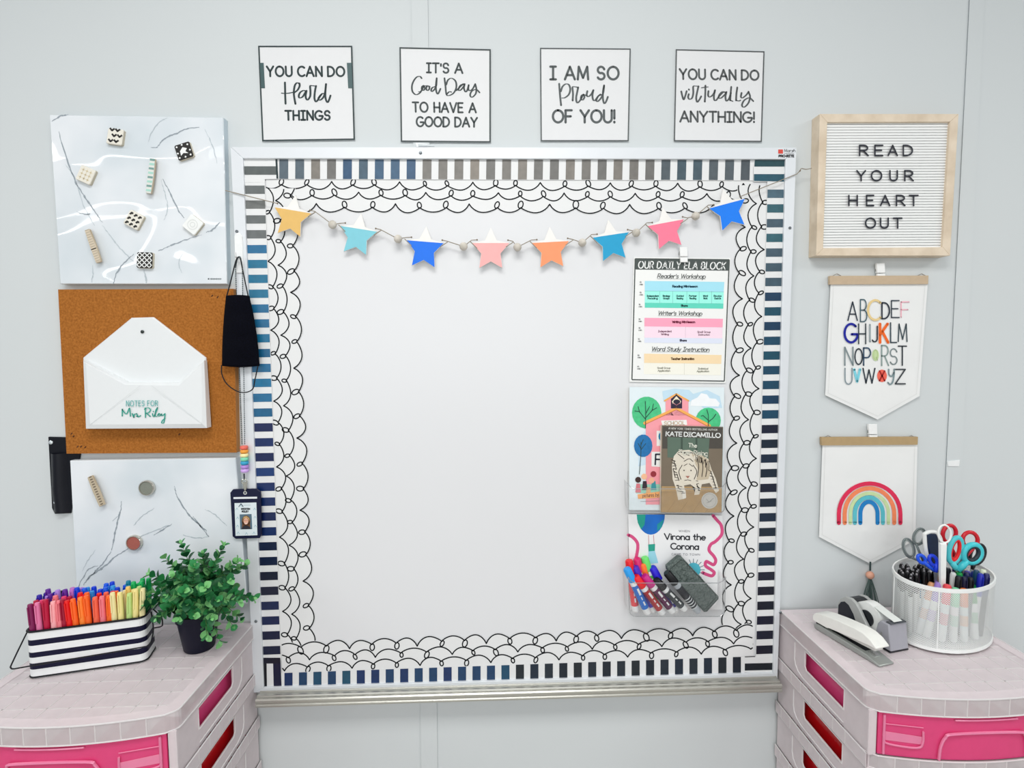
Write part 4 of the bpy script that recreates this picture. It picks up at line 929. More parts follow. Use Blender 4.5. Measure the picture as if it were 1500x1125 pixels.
b.dot(qb((800, 928))[0], 12, d + .0006, C(206, 204, 198, .35, metal=.3), 26); b.stroke([qb((800 + 52*math.cos(a_*PI/12), 928 + 52*math.sin(a_*PI/12)))[0] for a_ in range(25)], .5, d + .0008, C(170, 168, 164)); b.stroke(qb((775,915),(795,940),(830,910)), .7, d + .0008, C(160, 158, 154)); b.stroke(qb((780,945),(815,930)), .7, d + .0008, C(160, 158, 154))
b.build('front_cover', t)
KC = .16895; oC = (890, 730)
def qc(*p): return crq(oC, KC, *p)
CQ = [(920.3, 753), (1058.5, 755), (1058, 893), (923, 893)]
t, b = book(CQ, .0135, .020, C(238, 239, 240, .4, vary=.01), 'picture_book', 'white picture book with pink squiggle cover behind the markers and eraser', GB); d = .0203
b.flat([qc((375 + 122*math.cos(a_*PI/14), 140 + 175*math.sin(a_*PI/14)))[0] for a_ in range(15)], d, C(20, 108, 200, .4, vary=.3, vscale=30)); b.flat(qc((253,140),(330,140),(320,230),(290,270),(262,210)), d + .0001, C(30, 160, 140, .4)); b.flat(qc((430,225),(490,180),(470,250),(430,285)), d + .0001, C(24, 150, 160, .4))
PK = C(214, 78, 132, .4)
b.stroke(spline(qc((180,318),(215,335),(255,380),(262,430),(248,510),(235,540))), 4.6, d, PK)
b.stroke(spline(qc((915,150),(945,185),(985,235),(990,310),(940,370),(895,400),(880,450),(920,500),(938,540),(920,575),(885,560),(855,548),(850,585),(900,620),(925,645),(905,672),(860,660),(825,645))), 4.6, d, PK)
b.dot(qc((745, 620))[0], 10.5, d, C(80, 186, 206, .4), 18)
for a_ in range(16):
    x, y = 745 + 62*math.cos(a_*PI/8), 620 + 62*math.sin(a_*PI/8); b.stroke(qc((x, y),(745 + 95*math.cos(a_*PI/8), 620 + 95*math.sin(a_*PI/8))), .8, d + .0001, C(60, 90, 110))
b.stroke(qc((355,320),(358,400)), .8, d, C(190, 120, 130)); b.stroke(qc((398,320),(404,400)), .8, d, C(190, 120, 130)); b.flat(qc((352,400),(412,395),(410,455),(355,460)), d + .0001, C(40, 160, 140)); b.flat(qc((355,460),(410,455),(440,560),(350,570)), d + .0001, C(156, 214, 232))
BK = C(40, 42, 50, .5)
text(b, 'Virona the', qc((493,306),(850,312),(848,362),(496,356)), 1.7, d + .0002, BK, gap=.16, space=.42); text(b, 'Corona', qc((548,390),(790,394),(788,444),(550,440)), 1.7, d + .0002, BK, gap=.16); text(b, 'WHEN', qc((618,276),(712,277),(712,292),(618,291)), .5, d + .0002, C(130, 130, 136), gap=.35); text(b, 'CAME TO TOWN', qc((555,476),(800,480),(800,496),(555,492)), .5, d + .0002, C(150, 150, 156), gap=.3)
b.build('front_cover', t)
ACR = sheer('clear_acrylic', (240, 243, 244), .965, .5, .05, gloss=.02, ior=1.14)
ACE = sheer('acrylic_edge', (226, 231, 234), .55, .5, .05, gloss=.15)
def pocket(l, r, yt, ybk, yb, d0, d1, label, rad=8):
    t = thing('wall_pocket', label, 'wall pocket', V((l + r)/2, yb, d0), 'clear acrylic wall pockets on the whiteboard')
    def outline(y0, sag_):
        pts = [(l - 1, y0), (l + .5, yb - rad)] + [(l + .5 + rad*(1 - math.cos(a_*PI/8)), yb - rad + rad*math.sin(a_*PI/8)) for a_ in range(1, 5)]
        pts += [(r - .5 - rad*(1 - math.cos(a_*PI/8)), yb - rad + rad*math.sin(a_*PI/8)) for a_ in range(4, 0, -1)] + [(r - .5, yb - rad), (r + 1, y0)]
        if sag_: pts += [(r - 3, y0 + 6), (r - 9, y0 + 9), (l + 9, y0 + 9), (l + 3, y0 + 6)]
        return pts
    b = MB(); b.prism(outline(ybk, False), d0, d0 + .0018, ACR); b.build('back_panel', t)
    fp = outline(yt, True)
    b = MB(); b.prism(fp, d1 - .0018, d1, ACR); b.build('front_panel', t)
    u = outline(yt, False); k = MB()
    ring = [V(x, y, d1 - .0009) for x, y in u]
    for a_, e_ in zip(ring, ring[1:]):
        n_ = Vector((0, d1 - d0 - .003, 0)); f_ = [a_, e_, e_ + n_, a_ + n_]
        k.poly(f_, ACR)
    k.build('side_wall', t)
    k = MB(); k.tube([V(x, y, d1) for x, y in u + [fp[len(u)], fp[len(u)+1], fp[len(u)+2], fp[len(u)+3], u[0]]], .0009, ACE, 6); k.build('rim', t)
    return t
pocket(920, 1062, 707, 690, 751.5, DS + .0006, .0475, 'clear acrylic wall pocket holding the schoolhouse book and tiger novel')
pocket(921, 1062, 845, 800, 903, DS + .0006, .062, 'clear acrylic wall pocket holding markers and eraser, lower of the two', 10)
def dry_marker(x0, y0, x1, y1, dz, cap, lab, label, body=(238, 240, 240), bands=0):
    p0, p1 = qc((x0, y0))[0], qc((x1, y1))[0]
    a_, e_ = V(*p0, dz), V(*p1, dz - .004); ax = (e_ - a_); L = ax.length; ax.normalize()
    t = thing('dry_erase_marker', label, 'marker', e_, 'dry-erase markers in the lower wall pocket')
    R = .0086; f = lambda s: a_ + ax * (L * s)
    k = MB(); k.lathe([(R*.8, 0), (R*1.02, .003), (R*1.05, L*.27), (R*.9, L*.28)], a_, C(*cap, .35), 16, ax); k.build('cap', t, smooth=True)
    k = MB(); k.lathe([(R*.75, L*.24), (R*.95, L*.285), (R*.95, L*.93), (R*.85, L*.985), (R*.5, L)], a_, C(*body, .35), 16, ax); k.build('barrel', t, smooth=True)
    k = MB(); k.lathe([(R*.97, L*.36), (R*.97, L*.86)], a_, C(*lab, .4), 16, ax, caps=False)
    vw = (CAM_P - f(.6)).normalized(); sd = ax.cross(vw).normalized(); up = sd.cross(ax).normalized(); 
    if bands:
        for q in range(5):
            s0 = .62 + q*.055; k.lathe([(R*.985, L*s0), (R*.985, L*(s0+.02))], a_, C(210, 214, 216, .4), 16, ax, caps=False)
    else:
        for (s0, s1, w0) in ((.42, .56, .42), (.60, .66, .2), (.70, .78, .3)):
            k.loft([[f(s) + (up * math.cos(th) + sd * math.sin(th)) * R * 1.0 for s in (s0, s1)] for th in (-.15 - w0, -.15 - w0*.3, -.15 + w0*.3)], WHT, caps=False, closed=False)
    k.build('label_wrap', t, smooth=True)
RED = (226, 34, 40); 
dry_marker(255, 520, 330, 930, .0285, (214, 40, 110), (214, 40, 110), 'pink dry-erase marker, only its cap seen behind the orange one')
dry_marker(320, 510, 440, 920, .0285, (110, 220, 110), (90, 200, 90), 'light green dry-erase marker, capped top showing behind the blue ones')
dry_marker(302, 560, 410, 960, .0295, (250, 120, 50), (250, 120, 50), 'orange dry-erase marker showing between pink and indigo caps')
dry_marker(185, 535, 245, 985, .037, (232, 28, 40), (230, 70, 76), 'red-capped dry-erase marker at far left standing almost upright')
dry_marker(232, 590, 400, 985, .0365, (76, 40, 190), (76, 40, 190), 'violet dry-erase marker between the sky blue and magenta ones')
dry_marker(385, 595, 600, 985, .0335, (44, 34, 206), (44, 34, 150), 'indigo dry-erase marker leaning behind the black caps')
dry_marker(165, 605, 352, 1000, .0535, (44, 156, 232), (22, 112, 206), 'sky blue dry-erase marker in front at left of pocket')
dry_marker(238, 675, 482, 1000, .0540, (232, 28, 40), (176, 40, 44), 'red-capped dry-erase marker with dark red label, leaning in front')
dry_marker(315, 670, 570, 985, .0500, (196, 34, 130), (92, 24, 74), 'magenta-capped dry-erase marker with plum label')
dry_marker(415, 705, 675, 965, .0470, (14, 14, 18), (52, 58, 62), 'black dry-erase marker with charcoal label beside the plum one')
dry_marker(510, 640, 790, 985, .0510, (12, 12, 16), (20, 22, 34), 'large black marker with silver bands beside the grey eraser', body=(176, 182, 188), bands=1)
ER = two_tone('eraser_felt', (72, 82, 80), (112, 122, 118), 260, .9, bump=.5, dist=.001, lo=.3, hi=.7, spec=.1)
t = thing('felt_eraser', 'grey felt whiteboard eraser leaning in the lower wall pocket', 'eraser', V(1035, 896, .03))
EQ = qc((622,512),(655,520),(962,850),(962,872),(862,982),(835,985),(525,635),(520,600))
b = MB(); b.prism(EQ, .024, .034, C(56, 66, 66, .7)); b.build('backing', t)
b = MB(); b.prism(EQ, .0342, .050, ER, bev=.002); b.build('felt_pad', t)
b = MB(); c_ = Vector(qc((742, 748))[0]); inn_ = [c_ + (Vector(p_) - c_)*.9 for p_ in EQ]; b.stroke(inn_ + [inn_[0]], .8, .0504, C(40, 50, 48)); 
for st in ([(600,640),(640,700),(620,720)], [(660,660),(690,680),(675,720),(700,690)], [(700,760),(730,740),(760,770)], [(640,620),(680,625)], [(720,700),(750,690)]): b.stroke(spline(qc(*st)), .9, .0504, C(52, 64, 60))
b.build('printed_lettering', t)

# ================================================================== letter board and banners
FRW = two_tone('pale_frame_wood', (210, 192, 168), (228, 212, 190), 24, .5, stretch=(1, 1, 1), detail=3)
DL = .0295
t = thing('letter_board', 'square letter board in pale wood frame reading read your heart out', 'letter board', V(1293, 375, 0))
O4 = [(1201, 166.7), (1404.5, 166.7), (1392, 374.5), (1195.6, 374.5)]; I4 = [(1212, 179), (1392, 178.4), (1381, 362), (1206, 363.5)]
fo = [V(x, y, DL) for x, y in O4]; fi = [V(x, y, DL) for x, y in I4]
for i in range(4):
    j = (i + 1) % 4; b = MB()
    b.loft([[Vector((p.x, 0.0, p.z)) for p in (fo[i], fo[j], fi[j], fi[i])], [fo[i], fo[j], fi[j], fi[i]]], FRW); b.build('frame_rail', t, bevel=.0008)
FEL = C(240, 241, 240, .7, vary=.01)
b = MB(); NR = 46; rows = []
lo = [(1206, 363.5), (1381, 362)]; hi_ = [(1212, 179), (1392, 178.4)]
bl, br, tl, tr = V(1205, 364, .024), V(1383, 363, .024), V(1211, 178, .024), V(1393.5, 177.5, .024)
L_, R2 = [], []
for i in range(NR):
    for (f_, dd) in ((.02, .0195), (.14, .0235), (.82, .0235), (.94, .0195)):
        v = (i + f_) / NR
        a_ = bl + (tl - bl)*v; c_ = br + (tr - br)*v; L_.append(Vector((a_.x, -dd, a_.z))); R2.append(Vector((c_.x, -dd, c_.z)))
ia, ib = b.pts(L_), b.pts(R2)
for i in range(len(L_) - 1): b.face((ia[i], ib[i], ib[i+1], ia[i+1]), FEL)
b.build('felt_panel', t)
LET = C(26, 30, 44, .45)
KL = .2222; oL = (1170, 150)
for word, xs, y0, y1 in (('READ', [(402,458),(503,554),(590,650),(690,750)], 283, 350), ('YOUR', [(384,440),(480,547),(602,650),(700,755)], 450, 516), ('HEART', [(331,386),(448,494),(540,600),(645,700),(730,786)], 613, 680), ('OUT', [(441,506),(540,590),(625,680)], 763, 828)):
    for ch, (x0, x1) in zip(word, xs):
        b = MB(); q = crq(oL, KL, (x0, y0), (x1, y0), (x1, y1), (x0, y1)); f = quad_map(q); W, st = G[ch]
        for line in st:
            pts = [f(p_[0]/W, 1 - p_[1]) for p_ in line]
            b.stroke(pts, 2.2, .0262, LET); b.stroke(pts, 2.2, .0240, LET)
            for sgn in (1,):
                P3 = [V(p_.x, p_.y, .0251) for p_ in pts]; b.tube(P3, [.0013]*len(P3), LET, 6)
        b.build('letter', t)
CANV = rough_bump(C(234, 235, 234, .85, spec=.15, vary=.015, vscale=12), 14, .5, .006, 2.0)
BARW = C(196, 174, 146, .55, vary=.08); BARW2 = C(178, 152, 112, .55, vary=.08)
def banner(bar, barm, fab, label, tipdrop=0):
    t = thing('canvas_banner', label, 'banner', V(fab[3][0], fab[3][1], .003), 'pennant banners on the right wall')
    b = MB(); b.prism(bar, .003, .0105, barm, bev=.0008); b.build('wooden_bar', t)
    b = MB(); fr = []
    tl, tr, rb, tp, lb = fab
    N, Mv = 10, 12
    def bottom(u): return (Vector(lb) + (Vector(tp) - Vector(lb))*(u*2) if u < .5 else Vector(tp) + (Vector(rb) - Vector(tp))*(u*2 - 1))
    g = []
    for j in range(Mv + 1):
        row = []
        for i in range(N + 1):
            u = i/N; top = Vector(tl) + (Vector(tr) - Vector(tl))*u; p_ = top + (bottom(u) - top)*(j/Mv)
            row.append(V(p_.x, p_.y, .0062 + .0016*math.sin(u*7 + j*.5)*(j/Mv) * .6))
        g.append(b.pts(row))
    gb = [b.pts([b.v[i_] + Vector((0, .0012, 0)) for i_ in row]) for row in g]
    for j in range(Mv):
        for i in range(N): b.face((g[j][i], g[j+1][i], g[j+1][i+1], g[j][i+1]), CANV); b.face((gb[j][i], gb[j][i+1], gb[j+1][i+1], gb[j+1][i]), CANV)
    for j in range(Mv): b.face((g[j][0], gb[j][0], gb[j+1][0], g[j+1][0]), CANV); b.face((g[j][N], g[j+1][N], gb[j+1][N], gb[j][N]), CANV)
    for i in range(N): b.face((g[Mv][i], gb[Mv][i], gb[Mv][i+1], g[Mv][i+1]), CANV)
    d = .0075
    ins = [(tl[0]+4, tl[1]+2), (lb[0]+4.5, lb[1]-3), (tp[0], tp[1]-5), (rb[0]-4.5, rb[1]-3), (tr[0]-4, tr[1]+2)]
    b.stroke(ins, .45, d, C(214, 215, 213, .8))
    return t, b, d
t, b, d = banner([(1216, 404), (1360.6, 403.5), (1360, 416), (1216, 416.5)], BARW, [(1217, 416), (1359, 416), (1347, 580), (1285.5, 614.5), (1209, 579)], 'white pennant banner printed with a colourful alphabet')
KA = 120/931; oA = (1225, 430)
NVY = (40, 52, 66); SLT = (112, 128, 134)
AL = [('A',133,240,95,305,NVY,2.3),('B',275,348,68,318,(70,98,108),2.2),('C',362,495,75,300,(230,204,146),4.2),('D',520,605,105,285,(36,44,58),2.8),('E',628,715,80,272,(50,62,74),2.2),('F',738,828,95,270,(240,176,190),2.0),
      ('G',95,235,345,555,(14,26,150),4.4),('H',255,335,345,570,(44,58,66),2.3),('|',376,392,352,548,(140,154,158),2.6),('J',410,466,372,548,(36,44,54),2.6),('K',498,590,345,556,(240,104,30),5.0),('L',618,686,332,556,(56,72,82),2.4),('M',705,805,345,545,(60,76,84),2.2),
      ('N',98,190,610,815,(126,140,144),2.6),('O',213,297,628,805,(34,46,58),2.4),('P',312,392,618,815,(44,72,98),2.6),('R',517,595,590,818,(136,156,152),2.4),('S',610,694,628,805,(120,134,136),2.2),('T',705,798,598,815,(40,50,58),2.4),
      ('U',100,180,850,1030,(136,150,156),2.4),('V',205,270,862,1000,(126,208,224),4.6),('W',305,440,850,1018,(40,50,62),2.4),('Z',672,785,862,1026,(54,60,66),2.4)]
for ch, x0, x1, y0, y1, c, w_ in AL: text(b, ch, crq(oA, KA, (x0, y0), (x1, y0), (x1, y1), (x0, y1)), w_ * .78, d + .0003, C(*c, .7))
b.dot(crq(oA, KA, (447, 700))[0], 5.0, d, C(198, 218, 166, .7), 16, ry=8.5); text(b, 'Q', crq(oA, KA, (425, 640), (470, 640), (470, 750), (425, 750)), 1.3, d + .0003, C(180, 204, 146, .7))
b.dot(crq(oA, KA, (520, 935))[0], 7.2, d, C(238, 104, 84, .7), 18, ry=9.2); text(b, 'X', crq(oA, KA, (492, 880), (550, 880), (550, 990), (492, 990)), 2.4, d + .0003, C(170, 34, 30, .7))
b.stroke(spline(crq(oA, KA, (596,862),(600,920),(630,940),(655,900))), 2.2, d + .0003, C(126, 146, 150)); b.stroke(spline(crq(oA, KA, (660,860),(655,940),(640,1010),(610,1032),(588,1012))), 2.2, d + .0003, C(126, 146, 150))
b.build('canvas', t)
for x, y in ((1226, 403), (1350, 403)):
    k = MB(); k.tube([V(x - 6, y + 1, .006), V(x, y - 2, .005), V(x + 6, y + 1, .006)], .0009, C(150, 146, 138), 6); k.build('cord_loop', t)
KR2 = .23109; oR = (1170, 620)
t, b, d = banner([(1203.5, 640.5), (1345.2, 640), (1344.6, 651.5), (1204, 652.5)], BARW2, [(1205, 652), (1344, 651.5), (1341, 791), (1275, 826), (1200, 786.5)], 'white pennant banner painted with a rainbow arch')
for l, r, yt, c in ((255, 645, 382, (222, 44, 84)), (292, 606, 412, (244, 136, 92)), (328, 570, 444, (200, 222, 168)), (356, 534, 470, (92, 190, 202)), (391, 500, 498, (28, 128, 196))):
    cx_, rx = (l + r)/2, (r - l)/2; yc = 575
    pts = [(l, 632), (l, yc)] + [(cx_ - rx*math.cos(PI*k_/20), yc - (yc - yt)*math.sin(PI*k_/20)) for k_ in range(1, 20)] + [(r, yc), (r, 632)]
    b.stroke(crq(oR, KR2, *pts), 6.0 if c[0] != 200 else 5.0, d, C(*c, .8, vary=.14, vscale=60))
b.build('canvas', t)
for x, y in ((1213, 640), (1335, 640)):
    k = MB(); k.tube([V(x - 6, y + 1, .006), V(x, y - 2, .005), V(x + 6, y + 1, .006)], .0009, C(150, 146, 138), 6); k.build('cord_loop', t)
CORD = C(84, 102, 98, .8)
k = MB(); k.tube([V(1275, 823, .0100), V(1274.6, 836, .011)], .0018, C(50, 66, 66, .8), 6); k.build('tassel_cord', t)
k = MB(); k.ball(V(1274.5, 842.5, .011), .0088, two_tone('peach_bead', (220, 156, 130), (234, 176, 150), 60, .5), 16); k.build('tassel_bead', t, smooth='all')
k = MB(); rr = random.Random(3)
for i in range(26):
    u = rr.uniform(-1, 1); u = u*abs(u)**.4; yb_ = rr.uniform(888, 902)
    k.tube(spline3([V(1274.5 + u*2, 848, .011), V(1274.5 + u*9, 866, .010 + rr.uniform(-.003, .004)), V(1273.5 + u*18, yb_, .009 + rr.uniform(-.003, .004))], 4), .0009, CORD if i % 3 else C(62, 80, 78, .8), 5)
k.build('tassel', t)
clip(1290.5, 385.5, 'white peg clip holding the alphabet banner under the letter board', .0004, 12.5, 23)
clip(1279, 621.5, 'white peg clip holding the rainbow banner', .0004, 13, 24)

# ================================================================== drawer carts
ZT = OFF - 0.427                  # cart top above the floor
FRO = sheer('frosted_plastic', (255, 243, 246), .34, .1, .3, gloss=.04)
FROL = sheer('frosted_lip', (255, 246, 248), .46, .1, .3, gloss=.04)
FLIN = sheer('frosted_line', (255, 250, 250), .24, .3, .3, gloss=.04)
FROD = sheer('frosted_rib', (255, 252, 252), .12, .3, .3, gloss=.05)
PNK = sheer('pink_plastic', (255, 86, 150), .28, .12, .12, tint=(255, 110, 165), gloss=.04)
PNKL = sheer('pink_ridge', (255, 146, 188), .08, .2, .15, tint=(255, 120, 170), gloss=.08)
REDP = sheer('red_plastic', (222, 8, 20), .14, .3, .15, tint=(230, 20, 30), gloss=.04)
REDL = sheer('red_ridge', (236, 40, 50), .1, .5, .15, tint=(236, 40, 50), gloss=.06)
WC, PITCH = .38, .106
def yfront(x, off=0.0): return -.311 + off - .027 * (1 - (2*x/WC)**2)
def bow(off=0.0, ins=0.0, n=18):
    """the cart's outline seen from above, front bowed, corners rounded; clockwise from the back left"""
    h = WC/2 - ins; r = .016
    pts = [(-h, -.006 - ins), (-h, -.311 + r + off)]
    for k in range(1, 4): a_ = k*PI/8; pts.append((-h + r*(1 - math.cos(a_)), yfront(-h + .001, off) + r - r*math.sin(a_)))
    pts += [(-h + r + (2*h - 2*r)*i/n, yfront((-h + r + (2*h - 2*r)*i/n)*1.0, off)) for i in range(n + 1)]
    for k in range(3, 0, -1): a_ = k*PI/8; pts.append((h - r*(1 - math.cos(a_)), yfront(h - .001, off) + r - r*math.sin(a_)))
    pts += [(h, -.311 + r + off), (h, -.006 - ins)]
    return pts
def cart(cx, label, seen_right):
    T = thing('drawer_cart', label, 'drawer cart', (cx, -.16, 0), 'frosted plastic drawer carts')
    P = lambda x, y, z: Vector((cx + x, y, ZT + z))
    def slab(b, outl, z1, z0, m_): b.loft([[P(x, y, z0) for x, y in outl], [P(x, y, z1) for x, y in outl]], m_)
    def skirt(b, z1, z0, m_, th=.002):
        o_, i_ = bow(), bow(th, th)
        n = len(o_)
        ia = b.pts([P(x, y, z1) for x, y in o_]); ib = b.pts([P(x, y, z0) for x, y in o_])
        for k in range(n - 1): b.face((ia[k], ib[k], ib[k+1], ia[k+1]), m_)
    b = MB()
    slab(b, bow(.002, .002), -.0002, -.0026, FRO)
    o_, i_ = bow(), bow(.021, .021)
    ia = b.pts([P(x, y, .0006) for x, y in o_]); ib = b.pts([P(x, y, .0006) for x, y in i_])
    for k in range(len(o_) - 1): b.face((ia[k], ia[k+1], ib[k+1], ib[k]), FRO)
    skirt(b, .0006, -.031, FROL)
    h = WC/2
    for k in range(-4, 5):
        x = k*.037
        if abs(x) < h - .01: b.box(P(x - .0008, yfront(x) + .002, -.0026), P(x + .0008, -.012, -.027), FROD)
    for k in range(-4, 5):
        x = k*.037; b.box(P(x - .0011, yfront(x) + .022, -.0028), P(x + .0011, -.028, .0003), FLIN); b.box(P(x - .0011, yfront(x) - .0004, .0), P(x + .0009, yfront(x) + .001, -.031), FLIN)
    y = -.03
    while y > -.30: b.box(P(-h + .022, y - .0011, -.0028), P(h - .022, y + .0011, .0003), FLIN); y -= .037
    y = -.03
    while y > -.30: b.box(P(-h + .004, y - .0008, -.0026), P(h - .004, y + .0008, -.020), FROD); y -= .037
    b.tube([P(x, y, -.031) for x, y in bow()], .0013, FROD, 5)
    b.tube([P(x, y, .0004) for x, y in bow()], .0014, FROD, 5)
    b.build('top_panel', T)
    for sg in (-1, 1):
        xo = sg*(h - .003)
        b = MB()
        def pl(y0, y1, z0, z1, m_=FRO, x0=0.0, x1=.0025): b.box(P(xo - sg*x0, y0, z0), P(xo - sg*x1, y1, z1), m_)
        for k in range(7):
            z0 = -.031 - PITCH*k
            pl(-.008, -.111, z0, z0 - .081); pl(-.241, -.309, z0, z0 - PITCH)                       # back part, front post
            pl(-.111, -.241, z0, z0 - .008); pl(-.111, -.241, z0 - .048, z0 - .081)                     # above and below the opening
            pl(-.006, -.309, z0 - .081, z0 - PITCH, FRO, -.0042, -.0032)                                   # tier band
            for j in range(7): yy = -.03 - .037*j; b.box(P(xo + sg*.0034, yy + .001, z0 - .081), P(xo + sg*.0046, yy - .001, z0 - PITCH), FLIN); b.box(P(xo - sg*.001, yy, z0 - .083), P(xo - sg*.011, yy - .0012, z0 - .104), FROD)
            rim = [(-.074, -.010), (-.074, -.046), (-.078, -.058), (-.088, -.066), (-.104, -.070), (-.241, -.072)]
            b.tube([P(xo + sg*.0012, y, z0 + z) for y, z in rim], .0012, FROD, 5)
            op = [(-.111, -.008), (-.112, -.040), (-.119, -.048), (-.241, -.048), (-.241, -.008)]
            b.tube([P(xo + sg*.0005, y, z0 + z) for y, z in op], .0014, FROD, 5, closed=True)
            b.tube([P(xo + sg*.0035, y, z0 - .081) for y in (-.006, -.309)], .001, FROD, 5); b.tube([P(xo + sg*.0035, y, z0 - PITCH) for y in (-.006, -.309)], .001, FROD, 5)
            b.box(P(sg*(h - .014), -.312, z0), P(sg*(h - .0005), -.309, z0 - .081), FRO)
        b.build('side_frame', T)
    for k in range(7):
        z0 = -.031 - PITCH*k; b = MB()
        slab(b, bow(.004, .006), z0 - .0825, z0 - .0845, FRO)
        skirt(b, z0 - .081, z0 - PITCH, FROL)
        for j in range(-4, 5):
            x = j*.037; b.box(P(x - .0011, yfront(x) - .0004, z0 - .081), P(x + .0009, yfront(x) + .001, z0 - PITCH), FLIN); b.box(P(x - .0008, yfront(x) + .002, z0 - .0845), P(x + .0008, -.012, z0 - .103), FROD)
        b.tube([P(x, y, z0 - .081) for x, y in bow()], .0012, FROD, 5); b.tube([P(x, y, z0 - PITCH) for x, y in bow()], .0012, FROD, 5)
        b.build('tier_shelf', T)
        mt, ml = (PNK, PNKL) if k == 0 else (REDP, REDL)
        d = MB(); hw = h - .017; zt_, zb = z0 - .004, z0 - .0795
        N = 16; xs = [-hw + 2*hw*i/N for i in range(N + 1)]
        for off, rev in ((.004, False), (.0065, True)):
            ia = d.pts([P(x, yfront(x, off), zt_) for x in xs]); ib = d.pts([P(x, yfront(x, off), zb) for x in xs])
            for i in range(N): d.face((ia[i], ib[i], ib[i+1], ia[i+1]), mt)
        for x in (-hw, hw): d.box(P(x - .001, -.305, zt_ - .004), P(x + .001, -.02, zb), mt)
        d.box(P(-hw, -.022, zt_ - .004), P(hw, -.020, zb), mt)
        ia = d.pts([P(x, yfront(x, .0065), zb) for x in xs] + [P(hw, -.02, zb), P(-hw, -.02, zb)]); d.face(ia, mt)
        o = d.build('drawer', T, label='pink see-through drawer' if k == 0 else 'red see-through drawer')
        g = MB(); yy = lambda x: yfront(x, .002)
        arch = [(-.079, -.083), (-.077, -.055), (-.070, -.038), (-.055, -.031), (.055, -.031), (.070, -.038), (.077, -.055), (.079, -.083)]
        arch = [(x, max(z, -.078)) for x, z in arch]
        g.tube(spline3([P(x, yy(x) - .001, z0 + z) for x, z in arch], 4), .0024, ml, 6)
        g.tube([P(x, yy(x), z0 - .007) for x in [-.055 + .11*i/6 for i in range(7)]], .0016, ml, 6)
        g.build('handle', o)
        for sgx in (-1, 1):
            g = MB(); x0, x1 = sgx*.165, sgx*.105
            fp = [(x0, -.022), (x0, -.050), (x0 + (x1-x0)*.15, -.058), (x0 + (x1-x0)*.85, -.060), (x1, -.050), (x1, -.030)]
            g.tube(spline3([P(x, yy(x), z0 + z) for x, z in fp], 4), .0018, ml, 6)
            g.tube([P(x0, yy(x0), z0 - .022), P(x1, yy(x1), z0 - .023)], .0009, ml, 5)
            lo = [P(x0, yy(x0) + .0008, z0 - .036), P(x0, yy(x0) + .0008, z0 - .052), P(x1, yy(x1) + .0008, z0 - .054), P(x1, yy(x1) + .0008, z0 - .040)]
            g.poly(lo, ml)
            xe = sgx*(hw - .008); g.tube([P(xe, yy(xe), z0 - .006), P(xe, yy(xe), z0 - .077)], .0022, ml, 6)
            g.build('label_holder', o)
    for sx_ in (-1, 1):
        for y in (-.04, -.28):
            b = MB(); p = P(sx_*(h - .035), y, 0); p.z = 0.0
            b.lathe([(.014, -.008), (.019, -.006), (.019, .006), (.014, .008)], p + Vector((0, 0, .019)), C(60, 60, 64, .5), 16, (1, 0, 0)); b.box(p + Vector((-.005, -.005, .019)), p + Vector((.005, .005, ZT - .031 - 7*PITCH - .0 if False else .046)), C(210, 204, 204, .4)); b.build('caster', T)
    return T
cart(-.785, 'frosted drawer cart with striped pen bin and potted plant on top', True)
cart(.780, 'frosted drawer cart with stapler, tape dispenser and mesh caddy on top', False)

# ================================================================== on the left cart: striped bin of felt-tip pens
def frame(ox, oy, ux, uy, z=None):
    u = Vector((ux, uy, 0)).normalized(); v = Vector((-u.y, u.x, 0)); o = Vector((ox, oy, ZT + .0007 if z is None else z))
    return lambda a_, b_, c_=0.0: o + u*a_ + v*b_ + Vector((0, 0, c_))
BF = frame(-.9254, -.2036, .1862, .0484)
BL_, BD_, BH_ = .1925, .059, .089
def rrect(x0, y0, x1, y1, r, n=5):
    out = []
    for cx, cy, a0 in ((x1 - r, y0 + r, -90), (x1 - r, y1 - r, 0), (x0 + r, y1 - r, 90), (x0 + r, y0 + r, 180)):
        for k in range(n + 1): a_ = math.radians(a0 + 90*k/n); out.append((cx + r*math.cos(a_), cy + r*math.sin(a_)))
    return out
t = thing('pen_bin', 'black and white striped metal bin full of felt-tip pens', 'bin', BF(BL_/2, BD_/2), None)
WE = C(232, 234, 234, .35, spec=.5); NE = C(7, 7, 44, .4, spec=.25); WIRE = C(8, 9, 18, .4, spec=.3)
b = MB(); fr_ = [0, .05, .19, .32, .445, .555, .70, .82, 1.0]
outl = rrect(0, 0, BL_, BD_, .013)
for i, (a_, e_) in enumerate(zip(fr_, fr_[1:])):
    m_ = WE if i % 2 else NE
    if i == 0: m_ = WE
    m_ = [WE, WE, NE, WE, NE, WE, NE, WE][i]
    b.loft([[BF(x, y, BH_*a_) for x, y in outl], [BF(x, y, BH_*e_) for x, y in outl]], m_, caps=False)
ins = rrect(.0012, .0012, BL_ - .0012, BD_ - .0012, .012)
b.loft([[BF(x, y, .0015) for x, y in ins], [BF(x, y, BH_) for x, y in ins]], WE, caps=False); b.poly([BF(x, y, .0015) for x, y in ins], WE)
b.build('bin_body', t)
b = MB(); b.tube([BF(x, y, BH_) for x, y in outl], .0021, WIRE, 8, closed=True); b.build('top_rim', t, smooth='all')
b = MB(); b.tube([BF(x, y, .002) for x, y in outl], .0016, WIRE, 8, closed=True); b.build('bottom_rim', t, smooth='all')
